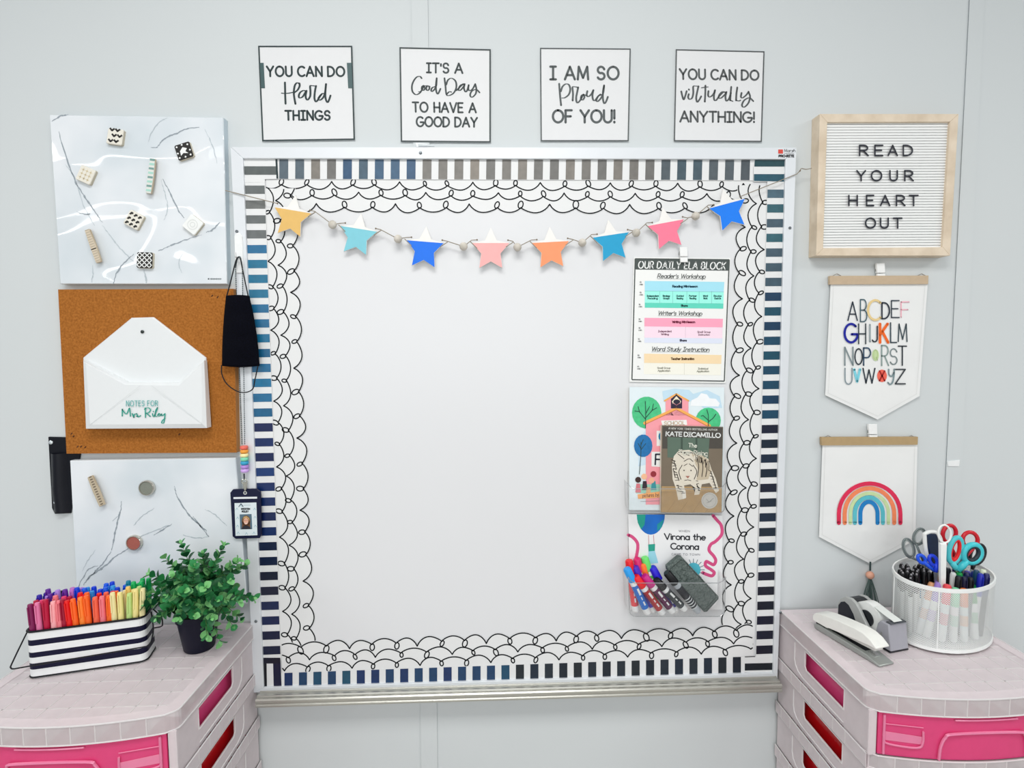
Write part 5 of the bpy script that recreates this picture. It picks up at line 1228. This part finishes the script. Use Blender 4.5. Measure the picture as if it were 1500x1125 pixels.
for sg in (0, 1):
    v0 = lambda q: q if sg == 0 else BD_ - q
    pts = [(-.003, .024, .088), (-.011, .008, .062), (-.019, -.006, .036), (-.0195, -.008, .031), (-.015, -.009, .0285), (0, -.009, .029), (.06, -.009, .031), (.13, -.009, .033), (BL_ - .004, -.009, .035), (BL_ + .006, -.008, .0365), (BL_ + .0105, -.004, .042), (BL_ + .012, .006, .062), (BL_ + .004, .024, .089)]
    if sg == 1: pts = [(x, y, z) for x, y, z in pts]
    b = MB(); b.tube(spline3([BF(x, v0(y), z) for x, y, z in pts], 5), .0013, WIRE, 7); b.build('bail_handle', t, smooth='all')

PEN = {'plum': (128, 26, 84), 'mauve pink': (226, 120, 166), 'crimson': (186, 16, 62), 'pale pink': (248, 172, 176), 'salmon': (240, 124, 134), 'dark red': (160, 14, 50), 'red': (228, 24, 24), 'bright orange': (250, 104, 34),
       'light orange': (252, 134, 48), 'coral': (244, 104, 74), 'cream': (238, 226, 168), 'pale yellow': (242, 226, 150), 'lime': (192, 220, 136), 'hot pink': (232, 62, 112), 'amber': (236, 168, 70), 'gold': (236, 196, 110),
       'indigo': (44, 24, 160), 'violet': (98, 36, 150), 'lavender': (170, 128, 214), 'lilac': (192, 110, 196), 'black': (20, 16, 34), 'royal blue': (16, 62, 212), 'sky blue': (52, 150, 226), 'teal': (14, 128, 158), 'green': (26, 178, 96), 'dark green': (14, 112, 66), 'blue': (20, 92, 224)}
rows = [['plum', 'mauve pink', 'crimson', 'pale pink', 'salmon', 'dark red', 'red', 'bright orange', 'light orange', 'bright orange', 'coral', 'salmon', 'bright orange', 'cream', 'pale yellow', 'lime', 'pale yellow', 'cream'],
        ['crimson', 'hot pink', 'plum', 'salmon', 'hot pink', 'crimson', 'red', 'red', 'bright orange', 'red', 'coral', 'red', 'bright orange', 'cream', 'gold', 'pale yellow', 'lime', 'gold'],
        ['indigo', 'lavender', 'violet', 'lavender', 'violet', 'lilac', 'royal blue', 'blue', 'sky blue', 'royal blue', 'blue', 'sky blue', 'royal blue', 'teal', 'green', 'green', 'dark green', 'green'],
        ['indigo', 'violet', 'indigo', 'black', 'lilac', 'violet', 'lavender', 'sky blue', 'royal blue', 'blue', 'sky blue', 'royal blue', 'blue', 'teal', 'green', 'green', 'green', 'dark green']]
ROWN = ['front', 'second', 'third', 'back']
rp = random.Random(11)
_pm = {}
def pen_meshes(nm):
    if nm in _pm: return _pm[nm]
    m_ = C(*PEN[nm], .38, spec=.45, vary=.03)
    k = MB(); k.lathe([(.0030, 0), (.0044, .003), (.0047, .084)], (0, 0, 0), m_, 12); ba = k.build('barrel', None, smooth=True, origin='local')
    k = MB(); k.lathe([(.0050, .082), (.0052, .086), (.0050, .112), (.0043, .1335), (.0038, .1355), (.0012, .1360)], (0, 0, 0), m_, 12)
    k.box((-.0011, -.0068, .098), (.0011, -.0047, .132), m_); ca = k.build('cap', None, smooth=True, origin='local')
    _pm[nm] = (ba, ca); return _pm[nm]
def place_pen(nm, base, top, label, group):
    ax = (top - base).normalized(); q = Vector((0, 0, 1)).rotation_difference(ax)
    t = thing('felt_tip_pen', label, 'pen', base, group); t.rotation_mode = 'QUATERNION'; t.rotation_quaternion = q
    first = nm not in _pm; ba, ca = pen_meshes(nm)
    for o in (ba, ca):
        c = o if first else o.copy()
        if not first: COL.objects.link(c)
        c.parent = t
NCOL = 17
for r, row in enumerate(rows):
    n_ = len(row); cols = [row[int(i*n_/NCOL)] for i in range(NCOL)] if r else row[:]
    n = len(cols)
    for i, nm in enumerate(cols):
        step = (BL_ - .017)/(n - 1)
        u0 = .0085 + step*i; v0 = .0090 + (.0139 if r else 0)*r + (rp.uniform(-.001, .001) if r else 0)
        lean = rp.uniform(-.006, .006) if r else [0, .001, .004, .006, .005, -.002, -.006, -.007, -.005, -.006, -.001, 0, .001, -.004, -.002, .005, .006, .008][i] * .8
        # the pens' feet crowd together, their caps fan out
        ub = .012 + (BL_ - .024)*i/(n - 1)
        hz = rp.uniform(-.004, .007) + (.004 if r > 1 else 0)
        base = BF(ub, v0 + .001, .0025 + max(0, hz)); top = BF(u0 + lean, v0 - (.002 if r == 0 else -.001), .14 + hz)
        place_pen(nm, base, top, '%s felt-tip pen, %s from left in the %s row of the striped bin' % (nm, ORD[i], ROWN[r]), 'felt-tip pens in the striped bin')

# ---- potted plant
px_, py_ = -.664, -.106
t = thing('potted_plant', 'bushy green artificial plant in small navy black pot on left cart', 'plant', (px_, py_, ZT + .0007))
POT = C(8, 10, 34, .5, spec=.25)
b = MB(); c0 = Vector((px_, py_, ZT + .0007))
b.lathe([(.001, 0), (.027, 0), (.0285, .002), (.038, .062), (.0405, .063), (.0415, .078), (.0385, .078), (.037, .066), (.001, .064)], c0, POT, 32, caps=False); b.build('pot', t, smooth=True)
b = MB(); b.lathe([(.001, .066), (.0365, .0655)], c0, two_tone('moss', (40, 48, 30), (70, 74, 44), 200, .9), 24, caps=False); b.build('soil', t)
LG = [C(34, 112, 62, .4, vary=.18, vscale=120), C(48, 138, 76, .4, vary=.18, vscale=120), C(24, 86, 50, .42, vary=.15, vscale=120), C(120, 186, 116, .42, vary=.15, vscale=120)]
STEM = C(88, 120, 66, .6)
rl = random.Random(5)
def leaf(b, p, d_, up, L, W, m_):
    s = d_.cross(up).normalized(); n_ = s.cross(d_).normalized()
    prof = [(0, .08), (.18, .6), (.42, 1.0), (.68, .95), (.88, .55), (1.0, .05)]
    mid = [p + d_*(L*u) - n_*(L*.10*u*u) for u, w_ in prof]
    le = [q + s*(W*w_*.5) + n_*(W*.16*w_) for q, (u, w_) in zip(mid, prof)]
    ri = [q - s*(W*w_*.5) + n_*(W*.16*w_) for q, (u, w_) in zip(mid, prof)]
    im, il, ir = b.pts(mid), b.pts(le), b.pts(ri)
    for i in range(5): b.face((im[i], im[i+1], il[i+1], il[i]), m_); b.face((im[i], ir[i], ir[i+1], im[i+1]), m_)
tips = []
for x, y, d_ in [(266, 797, .10), (243, 818, .11), (297, 812, .11), (327, 800, .11), (347, 822, .10), (358, 828, .09), (221, 842, .12), (218, 868, .14), (214, 885, .15), (232, 905, .17), (262, 905, .185), (285, 900, .19), (303, 930, .18), (322, 938, .155), (352, 905, .12), (370, 876, .11), (350, 880, .16), (335, 850, .16), (300, 860, .19), (270, 865, .19), (245, 872, .18), (285, 830, .16), (312, 828, .09), (255, 845, .15), (318, 880, .19), (230, 855, .08), (340, 860, .06), (290, 850, .05), (310, 905, .19), (275, 885, .17), (340, 915, .15), (262, 830, .08)]:
    tips.append(V(x, y, d_))
for tip in tips:
    b = MB(); a_ = c0 + Vector((rl.uniform(-.016, .016), rl.uniform(-.016, .016), .064))
    q = tip - a_; mid = a_ + q*.5 + Vector((0, 0, .022 + .25*max(0, .05 - q.z)))
    path = spline3([a_, a_ + q*.22 + Vector((0, 0, .022)), mid, tip], 6)
    b.tube(path, [.0011*(1 - .6*i/len(path)) for i in range(len(path))], STEM, 5)
    n_ = len(path); spin = rl.uniform(0, 6)
    start = 5
    for i in range(start, n_):
        f_ = i/(n_ - 1); tg = (path[min(i+1, n_-1)] - path[i-1]).normalized()
        o_ = tg.orthogonal().normalized(); bn = tg.cross(o_)
        L = (.031 - .0165*f_)*rl.uniform(.85, 1.15)
        for k in range(2):
            an = spin + i*1.45 + k*PI + rl.uniform(-.3, .3)
            sd = o_*math.cos(an) + bn*math.sin(an)
            dr = (sd*(.85) + tg*(.55 + .35*f_)).normalized()
            m_ = LG[3] if rl.random() < .16 + .18*f_ else rl.choice(LG[:3])
            leaf(b, path[i], dr, (tg*.9 - sd*.5 + Vector((0, -.1, .3))), L, L*rl.uniform(.72, .95), m_)
    tg = (path[-1] - path[-2]).normalized(); leaf(b, path[-1], tg, Vector((.1, -.6, .6)), .010, .006, LG[3])
    b.build('sprig', t, smooth='all')

# ================================================================== on the right cart: stapler
GM = C(158, 162, 158, .32, metal=.35, spec=.5); DKM = C(22, 26, 32, .4); WPL = C(236, 236, 230, .3, spec=.5)
def extr(b, F, prof, v0, v1, m_): b.loft([[F(u, v0, w_) for u, w_ in prof], [F(u, v1, w_) for u, w_ in prof]], m_)
SF = frame(.6213, -.0945, .0353, -.1352)
t = thing('stapler', 'white and grey desk stapler at front left of the right cart', 'stapler', SF(.07, .018))
b = MB(); prof = [(.002, 0), (.150, 0), (.150, .0035), (.122, .0095), (.112, .0105), (.006, .0125), (-.002, .009), (-.002, .003)]
extr(b, SF, prof, 0, .036, GM); b.build('base', t, bevel=.002, smooth=True)
b = MB(); extr(b, SF, [(.035, .0108), (.035, .0125), (.112, .0117), (.112, .0098)], .009, .027, DKM); extr(b, SF, [(.117, .0095), (.117, .012), (.130, .0095), (.130, .0075)], .011, .025, C(196, 198, 196, .25, metal=.8)); b.build('anvil', t)
b = MB(); extr(b, SF, [(.016, .015), (.016, .021), (.130, .031), (.134, .029), (.133, .0205), (.10, .0185)], .008, .028, C(216, 216, 210, .3, metal=.2)); b.build('magazine', t, bevel=.001)
b = MB(); arm = [(-.006, .0145), (-.008, .025), (.0, .034), (.02, .039), (.055, .044), (.092, .0475), (.112, .047), (.127, .042), (.1405, .0325), (.1405, .0295), (.122, .0285), (.08, .0232), (.034, .0172), (.03, .0150)]
extr(b, SF, arm, .0015, .0345, WPL); b.build('arm', t, bevel=.0045, smooth=True)
b = MB(); extr(b, SF, [(.0, .011), (.0, .024), (.022, .024), (.022, .011)], .004, .032, DKM); b.build('hinge', t)

# ---- tape dispenser
TF = frame(.6852, -.0713, .226, -.974)
t = thing('tape_dispenser', 'grey tape dispenser with roll of tape behind the stapler', 'tape dispenser', TF(.06, .022))
GP = C(172, 174, 172, .35, spec=.5); GPD = C(118, 120, 128, .35, spec=.5)
sidep = [(0, .003), (0, .042), (.006, .056), (.018, .066), (.032, .0685), (.044, .064), (.054, .054), (.064, .040), (.074, .028), (.088, .022), (.100, .028), (.108, .042), (.112, .003)]
for v0, v1 in ((0, .0075), (.0375, .045)):
    b = MB(); extr(b, TF, sidep, v0, v1, GP); b.build('side_plate', t, bevel=.0018, smooth=True)
b = MB(); extr(b, TF, [(.003, .018), (.003, .040), (.009, .050), (.018, .055), (.028, .052), (.040, .038), (.050, .018)], -.0006, .0002, C(24, 30, 40, .3)); b.build('side_window', t, label='black side panel')
b = MB(); extr(b, TF, [(.0, .003), (.0, .022), (.10, .022), (.10, .003)], .0075, .0375, GPD); b.build('body', t)
b = MB(); extr(b, TF, [(.088, .003), (.096, .046), (.102, .0545), (.120, .0545), (.127, .003)], .0, .045, C(160, 160, 168, .3, spec=.5)); b.build('nose', t, bevel=.002, smooth=True)
b = MB(); extr(b, TF, [(.110, .0545), (.113, .058), (.123, .0575), (.122, .0545)], .004, .041, C(120, 124, 130, .25, metal=.9))
for k in range(12): extr(b, TF, [(.122, .0565), (.1245, .0572), (.122, .0578)], .005 + k*.003, .007 + k*.003, C(120, 124, 130, .25, metal=.9))
b.build('cutter', t)
b = MB(); extr(b, TF, [(-.001, 0), (-.001, .003), (.126, .003), (.126, 0)], -.0005, .0455, DKM); b.build('rubber_base', t)
b = MB(); axv = (TF(0, 1) - TF(0, 0)); ro = TF(.062, .0115, .0385)
b.lathe([(.016, 0), (.0325, 0), (.0325, .0225), (.016, .0225)], ro, C(238, 240, 237, .3, spec=.5), 40, axv, caps=False); b.build('tape_roll', t, smooth=True)
b = MB(); b.lathe([(.001, -.003), (.016, -.003), (.016, .0225), (.001, .0225)], ro, DKM, 28, axv, caps=False); b.build('hub', t, smooth=True)
b = MB(); b.loft([[TF(.076, .0125, .0690), TF(.076, .0335, .0690)], [TF(.095, .0125, .0640), TF(.095, .0335, .0640)], [TF(.121, .0125, .0585), TF(.121, .0335, .0585)]], C(226, 230, 226, .25), caps=False, closed=False); b.build('tape_strip', t)
b = MB(); b.loft([[TF(u, .0075, w_), TF(u, .0375, w_)] for u, w_ in [(.001, .03), (.002, .045), (.008, .056), (.018, .0635), (.030, .0655), (.040, .064)]], DKM, caps=False, closed=False); b.build('back_cover', t, label='black cover behind the tape roll')

# ---- mesh caddy
CX, CY, CA, CB, CT, CH_ = .8728, -.1234, .1127, .078, .4442, .1317
def EP(a_, k=1.0, z=0.0): 
    x, y = CA*k*math.cos(a_), CB*k*math.sin(a_)
    return Vector((CX + x*math.cos(CT) - y*math.sin(CT), CY + x*math.sin(CT) + y*math.cos(CT), ZT + .0007 + z))
def EL_(x, y, z): return Vector((CX + x*CA*math.cos(CT) - y*CB*math.sin(CT), CY + x*CA*math.sin(CT) + y*CB*math.cos(CT), ZT + .0007 + z))
mt = bpy.data.materials.new('white_wire_mesh'); mt.use_nodes = True; nt = mt.node_tree
P_ = nt.nodes['Principled BSDF']; P_.inputs['Base Color'].default_value = (.80, .82, .81, 1); P_.inputs['Roughness'].default_value = .35
tc = nt.nodes.new('ShaderNodeTexCoord'); sp = nt.nodes.new('ShaderNodeSeparateXYZ'); nt.links.new(tc.outputs['UV'], sp.inputs[0])
def mth(op, a_, b_=None):
    n = nt.nodes.new('ShaderNodeMath'); n.operation = op
    for i, q in enumerate((a_, b_)):
        if q is None: continue
        if isinstance(q, (int, float)): n.inputs[i].default_value = q
        else: nt.links.new(q, n.inputs[i])
    return n.outputs[0]
ua, ub = mth('ADD', sp.outputs[0], sp.outputs[1]), mth('SUBTRACT', sp.outputs[0], sp.outputs[1])
wires = [mth('LESS_THAN', mth('ABSOLUTE', mth('SUBTRACT', mth('FRACT', q), .5)), .175) for q in (ua, ub)]
al = mth('MAXIMUM', wires[0], wires[1]); nt.links.new(al, P_.inputs['Alpha'])
t = thing('mesh_caddy', 'white oval wire mesh caddy full of scissors, pens and markers', 'caddy', (CX, CY, ZT + .0007))
b = MB(); N = 72; zs = [.008 + (CH_ - .012)*k/4 for k in range(5)]; per = 0; us = [0]
for i in range(N): per += (EP(2*PI*(i+1)/N) - EP(2*PI*i/N)).length; us.append(per)
for i in range(N):
    for k in range(4):
        ids = b.pts([EP(2*PI*i/N, .985, zs[k]), EP(2*PI*(i+1)/N, .985, zs[k]), EP(2*PI*(i+1)/N, .985, zs[k+1]), EP(2*PI*i/N, .985, zs[k+1])])
        b.uv[len(b.f)] = [(us[i]/.0042, zs[k]/.0042), (us[i+1]/.0042, zs[k]/.0042), (us[i+1]/.0042, zs[k+1]/.0042), (us[i]/.0042, zs[k+1]/.0042)]
        b.face(ids, mt)
b.build('mesh_wall', t)
WW = C(238, 240, 238, .35, spec=.5)
b = MB(); ring = [EP(2*PI*i/48, .985) for i in range(48)]
def band_(b, z0, z1, th, m_):
    o_ = [EP(2*PI*i/48, 1.0) for i in range(49)]; i_ = [EP(2*PI*i/48, 1 - th) for i in range(49)]
    r = [[p_ + Vector((0, 0, z)) for p_ in q] for q, z in ((o_, z0), (o_, z1), (i_, z1), (i_, z0), (o_, z0))]
    b.loft(r, m_, caps=False, closed=False)
band_(b, CH_ - .0075, CH_, .035, WW); b.build('top_rim', t, smooth=True)
b = MB(); band_(b, .004, .0105, .03, WW); b.poly([EP(2*PI*i/48, .97, .006) for i in range(48)], WW); b.build('base', t, smooth=True)
for k, a_ in enumerate((-2.62, -.62, .9, 2.5)):
    b = MB(); b.tube([EP(a_, .985, .008), EP(a_, .985, CH_ - .004)], .0014, WW, 6); b.build('seam_wire', t)
for a_ in (-2.05, -.9, .7, 2.2):
    b = MB(); b.ball(EP(a_, .92, .0040), .0040, WW, 12); b.build('foot', t, smooth='all')

# black click pens in the left compartment, standing in rows from front to back
GREYT = C(150, 148, 152, .4); BLK = C(14, 14, 18, .35, spec=.5)
rb = random.Random(9)
k = MB(); k.lathe([(.0012, 0), (.0040, .010), (.0043, .094)], (0, 0, 0), C(206, 210, 208, .4), 10); pb0 = k.build('barrel', None, smooth=True, origin='local')
k = MB(); k.lathe([(.0019, .132), (.0019, .1355), (.0012, .1362)], (0, 0, 0), GREYT, 8); pt0 = k.build('tip', None, smooth=True, origin='local', label='grey tip')
k = MB(); k.lathe([(.0046, .092), (.0047, .128), (.0036, .132), (.0022, .133)], (0, 0, 0), BLK, 10); k.box((-.001, -.0064, .098), (.001, -.0046, .128), BLK); pc0 = k.build('cap', None, smooth=True, origin='local', label='black cap')
first = True
def put(root, base, top):
    root.rotation_mode = 'QUATERNION'; root.rotation_quaternion = Vector((0, 0, 1)).rotation_difference((top - base).normalized())
RN = ['front', 'second', 'third', 'fourth', 'fifth', 'sixth', 'seventh', 'eighth']
slots = []
for r in range(10):
    for i in range(9):
        X, Y = -.106 + i*.0116 + (r % 2)*.004, -.062 + r*.0118
        if X > -.012 or (X > -.088 and Y < -.026) or (X > -.06 and Y < -.012) or (X > -.04 and Y > .035): continue
        x = (X*math.cos(CT) + Y*math.sin(CT))/CA; y = (-X*math.sin(CT) + Y*math.cos(CT))/CB
        if x*x + y*y < .78: slots.append((r, x, y))
rws = sorted(set(q[0] for q in slots)); slots = [(rws.index(r), x, y) for r, x, y in slots]
cnt = {}
for r, x, y in slots:
    i = cnt.get(r, 0); cnt[r] = i + 1
    base = EL_(x*.94, y*.94, .008); top = EL_(x + rb.uniform(-.02, .02), y + rb.uniform(-.03, .03), .145)
    o = thing('capped_pen', 'black-capped grey-tipped pen, %s from left in %s row of the mesh caddy' % (ORD[i], RN[r]), 'pen', base, 'black-capped pens in the mesh caddy'); put(o, base, top); o.scale = [.925 + rb.uniform(-.015, .03)]*3
    for q in (pb0, pc0, pt0):
        c = q if first else q.copy()
        if not first: COL.objects.link(c)
        c.parent = o
    first = False
# white-barrelled markers leaning along the front of the caddy
for bx, by, tx, ty, c, nm in ((1333, 926, 1353, 846, (40, 124, 160), 'teal blue'), (1346, 933, 1366, 848, (232, 168, 120), 'tan'), (1357, 938, 1376, 848, (166, 136, 216), 'lavender'),
                              (1379, 944, 1388, 851, (236, 74, 82), 'coral red'), (1396, 945, 1400, 856, (122, 214, 164), 'mint'), (1412, 944, 1412, 857, (240, 124, 36), 'orange'), (1428, 941, 1424, 851, (26, 154, 74), 'green')):
    base = VZ(bx, by - 5, ZT + .009); top = V(tx, ty + 5, -base.y - .004 if nm != 'green' else .15)
    # keep the marker just inside the front wall
    ax = (top - base); L = ax.length; ax.normalize()
    o = thing('slim_marker', '%s capped white marker leaning at the front of the mesh caddy' % nm, 'marker', base, 'markers along the front of the mesh caddy'); put(o, base, top)
    k = MB(); k.lathe([(.004, 0), (.0066, .002), (.0068, L*.66), (.0060, L*.68)], (0, 0, 0), C(236, 240, 238, .4), 14); k.lathe([(.0069, L*.30), (.0069, L*.50)], (0, 0, 0), C(*[int(c_*.35 + 150) for c_ in c], .4), 14, caps=False); q = k.build('barrel', None, smooth=True, origin='local'); q.parent = o
    k = MB(); k.lathe([(.0068, L*.66), (.0073, L*.69), (.0070, L*.97), (.0052, L*.995), (.002, L)], (0, 0, 0), C(*c, .4), 14); q = k.build('cap', None, smooth=True, origin='local'); q.parent = o
# mixed pens at the right of the caddy
mixc = [((20, 20, 26), 'black'), ((24, 24, 60), 'dark navy'), ((16, 18, 24), 'glossy black'), ((28, 40, 170), 'blue'), ((30, 34, 96), 'indigo'), ((232, 234, 232), 'white'), ((16, 150, 70), 'bright green'), ((22, 34, 84), 'navy'), ((20, 70, 100), 'dark teal'),
        ((226, 234, 206), 'cream'), ((18, 18, 22), 'jet black'), ((196, 200, 206), 'silver'), ((18, 22, 40), 'ink black'), ((90, 84, 190), 'violet'), ((30, 60, 140), 'mid blue'), ((214, 216, 220), 'pale grey'), ((12, 60, 72), 'petrol'), ((60, 62, 72), 'charcoal'), ((20, 24, 110), 'royal blue'), ((230, 226, 200), 'ivory')]
spots = []
for r in range(6):
    for i in range(7):
        X, Y = .002 + i*.0148 + (r % 2)*.006, -.034 + r*.0150
        x = (X*math.cos(CT) + Y*math.sin(CT))/CA; y = (-X*math.sin(CT) + Y*math.cos(CT))/CB
        if x*x + y*y < .70 and Y < .036: spots.append((x, y))
for (x, y), (c, nm) in zip(spots, mixc):
    base = EL_(x*.92, y*.92, .008); top = EL_(x + rb.uniform(-.03, .03), y + rb.uniform(-.03, .03), .137 + rb.uniform(-.006, .006)); L = (top - base).length
    o = thing('capped_pen', '%s capped pen among the mixed pens at right of the mesh caddy' % nm, 'pen', base, 'mixed pens at right of the mesh caddy'); put(o, base, top)
    k = MB(); k.lathe([(.003, 0), (.0052, .004), (.0054, L*.66)], (0, 0, 0), C(222, 224, 226, .4) if sum(c) > 200 else C(40, 42, 52, .4), 12); q = k.build('barrel', None, smooth=True, origin='local'); q.parent = o
    k = MB(); k.lathe([(.0056, L*.65), (.0060, L*.67), (.0056, L*.97), (.0040, L)], (0, 0, 0), C(*c, .35, spec=.5), 12); k.box((-.001, -.0078, L*.75), (.001, -.0054, L*.96), C(*c, .35, spec=.5)); q = k.build('cap', None, smooth=True, origin='local'); q.parent = o

# ---- scissors
STEEL = C(186, 190, 192, .22, metal=.95)
def loop_pts(cx, cy, rx, ry, ang, d, n=24):
    ca, sa = math.cos(math.radians(ang)), math.sin(math.radians(ang)); out = []
    for i in range(n):
        x, y = rx*math.cos(2*PI*i/n), ry*math.sin(2*PI*i/n); out.append(V(cx + x*ca - y*sa, cy + x*sa + y*ca, d))
    return out
def scissors(label, d, handles, pivot, tip, blade=True):
    """handles: (loop cx, cy, rx, ry, angle, tube radius, colour, inner colour or None)"""
    t = thing('scissors', label, 'scissors', V(tip[0], tip[1], d), 'scissors in the mesh caddy')
    pv = Vector(pivot)
    for i, (cx, cy, rx, ry, an, r, c, ic) in enumerate(handles):
        dd = d + (.002 if i else -.002); m_ = C(*c, .35, spec=.5)
        b = MB(); b.tube(loop_pts(cx, cy, rx, ry, an, dd), r, m_, 8, closed=True, flat=.9)
        ca, sa = math.cos(math.radians(an)), math.sin(math.radians(an)); low = Vector((cx - ry*sa, cy + ry*ca))
        w0 = V(low.x, low.y, dd); w1 = V(pv.x, pv.y, dd); w2 = V((low.x + pv.x)/2, (low.y + pv.y)/2, dd)
        b.tube([w0 + (w0 - w1).normalized()*.002, w2, w1], [r*1.15, r*1.2, r*.9], m_, 8); h_ = b.build('handle', t, smooth='all')
        if ic:
            k = MB(); k.tube(loop_pts(cx, cy, rx*.72, ry*.80, an, dd), r*.75, C(*ic, .4), 8, closed=True); k.build('grip_lining', h_, smooth='all')
        if blade:
            k = MB(); s_ = 1 if i else -1; ax = (Vector(tip) - pv); n_ = Vector((-ax.y, ax.x)).normalized()
            k.prism([pv + n_*3.4*s_, pv - n_*2.2*s_, Vector(tip) + n_*.6*s_, Vector(tip) + n_*1.6*s_], dd - .0008, dd + .0008, STEEL); k.build('blade', t)
    return t
BLKH = (22, 26, 32)
scissors('grey-handled scissors at far left of the mesh caddy', .105, [(1331, 803, 8, 14.5, -18, .0021, (112, 122, 122), (150, 158, 156)), (1346.5, 786, 8.5, 12.5, 20, .0021, (112, 122, 122), (150, 158, 156))], (1353, 824), (1366, 905))
scissors('blue-handled scissors low between grey and navy ones', .142, [(1350, 819, 4.5, 7, -42, .0034, (24, 84, 222), None), (1367, 821, 5, 8, -30, .0036, (20, 60, 214), None)], (1371, 838), (1376, 905))
def paddle(label, d, outer, oc, inner, ic, pivot, tip):
    t = thing('scissors', label, 'scissors', V(tip[0], tip[1], d), 'scissors in the mesh caddy')
    b = MB(); m_ = C(*oc, .35, spec=.5); b.tube([V(x, y, d) for x, y in spline(outer + outer[:1], 4)[:-1]], .0038, m_, 8, closed=True); h_ = b.build('handle', t, smooth='all')
    b = MB(); b.prism(spline(inner + inner[:1], 4)[:-1], d - .004, d + .0035, C(*ic, .3, spec=.5, vary=.3, vscale=60), bev=.0025); b.build('grip_lining', h_, smooth=True)
    k = MB(); pv, tp = Vector(pivot), Vector(tip); n_ = Vector((-(tp - pv).y, (tp - pv).x)).normalized(); k.prism([pv + n_*4, pv - n_*4, tp - n_*.8, tp + n_*.8], d - .001, d + .001, STEEL); k.build('blade', t)
paddle('white scissors with large navy grip in middle of the mesh caddy', .128, [(1354, 782), (1362, 779), (1371, 780), (1377, 788), (1379, 802), (1378, 826), (1370, 832), (1362, 826), (1356, 806)], (232, 234, 232),
       [(1359, 783), (1366, 780), (1373, 783), (1376, 794), (1377, 812), (1376, 828), (1370, 830), (1363, 818), (1359, 800)], (14, 34, 62), (1371, 830), (1378, 905))
t = scissors('red-handled scissors rising highest in the mesh caddy', .100, [(1390.5, 782, 9.5, 12.5, 14, .0042, (204, 20, 40), None), (1421, 791, 11, 11.5, -20, .0042, (206, 18, 38), None)], (1404, 824), (1402, 905))
scissors('teal-handled scissors with red lining at right of the mesh caddy', .135, [(1399, 806, 8.6, 19, 14, .0052, (78, 196, 204), (220, 24, 30)), (1424, 811, 12, 14, 38, .0058, (64, 196, 206), (30, 48, 58))], (1403, 836), (1398, 905))
scissors('black-handled scissors half hidden behind the teal ones', .098, [(1432, 812, 10, 15, 22, .0034, BLKH, None)], (1424, 834), (1414, 905))
t = thing('ring_tool', 'white stick tool with ring end standing upright in middle of mesh caddy', 'tool', V(1383, 905, .155))
b = MB(); b.tube(loop_pts(1383.5, 782, 9.3, 13, -6, .155), .0019, WW, 8, closed=True); b.build('ring', t, smooth='all')
b = MB(); b.prism([(1378.2, 796), (1387, 796), (1386.5, 846), (1384, 900), (1381, 900), (1378.5, 846)], .152, .158, WW, bev=.0012); b.build('stick', t)
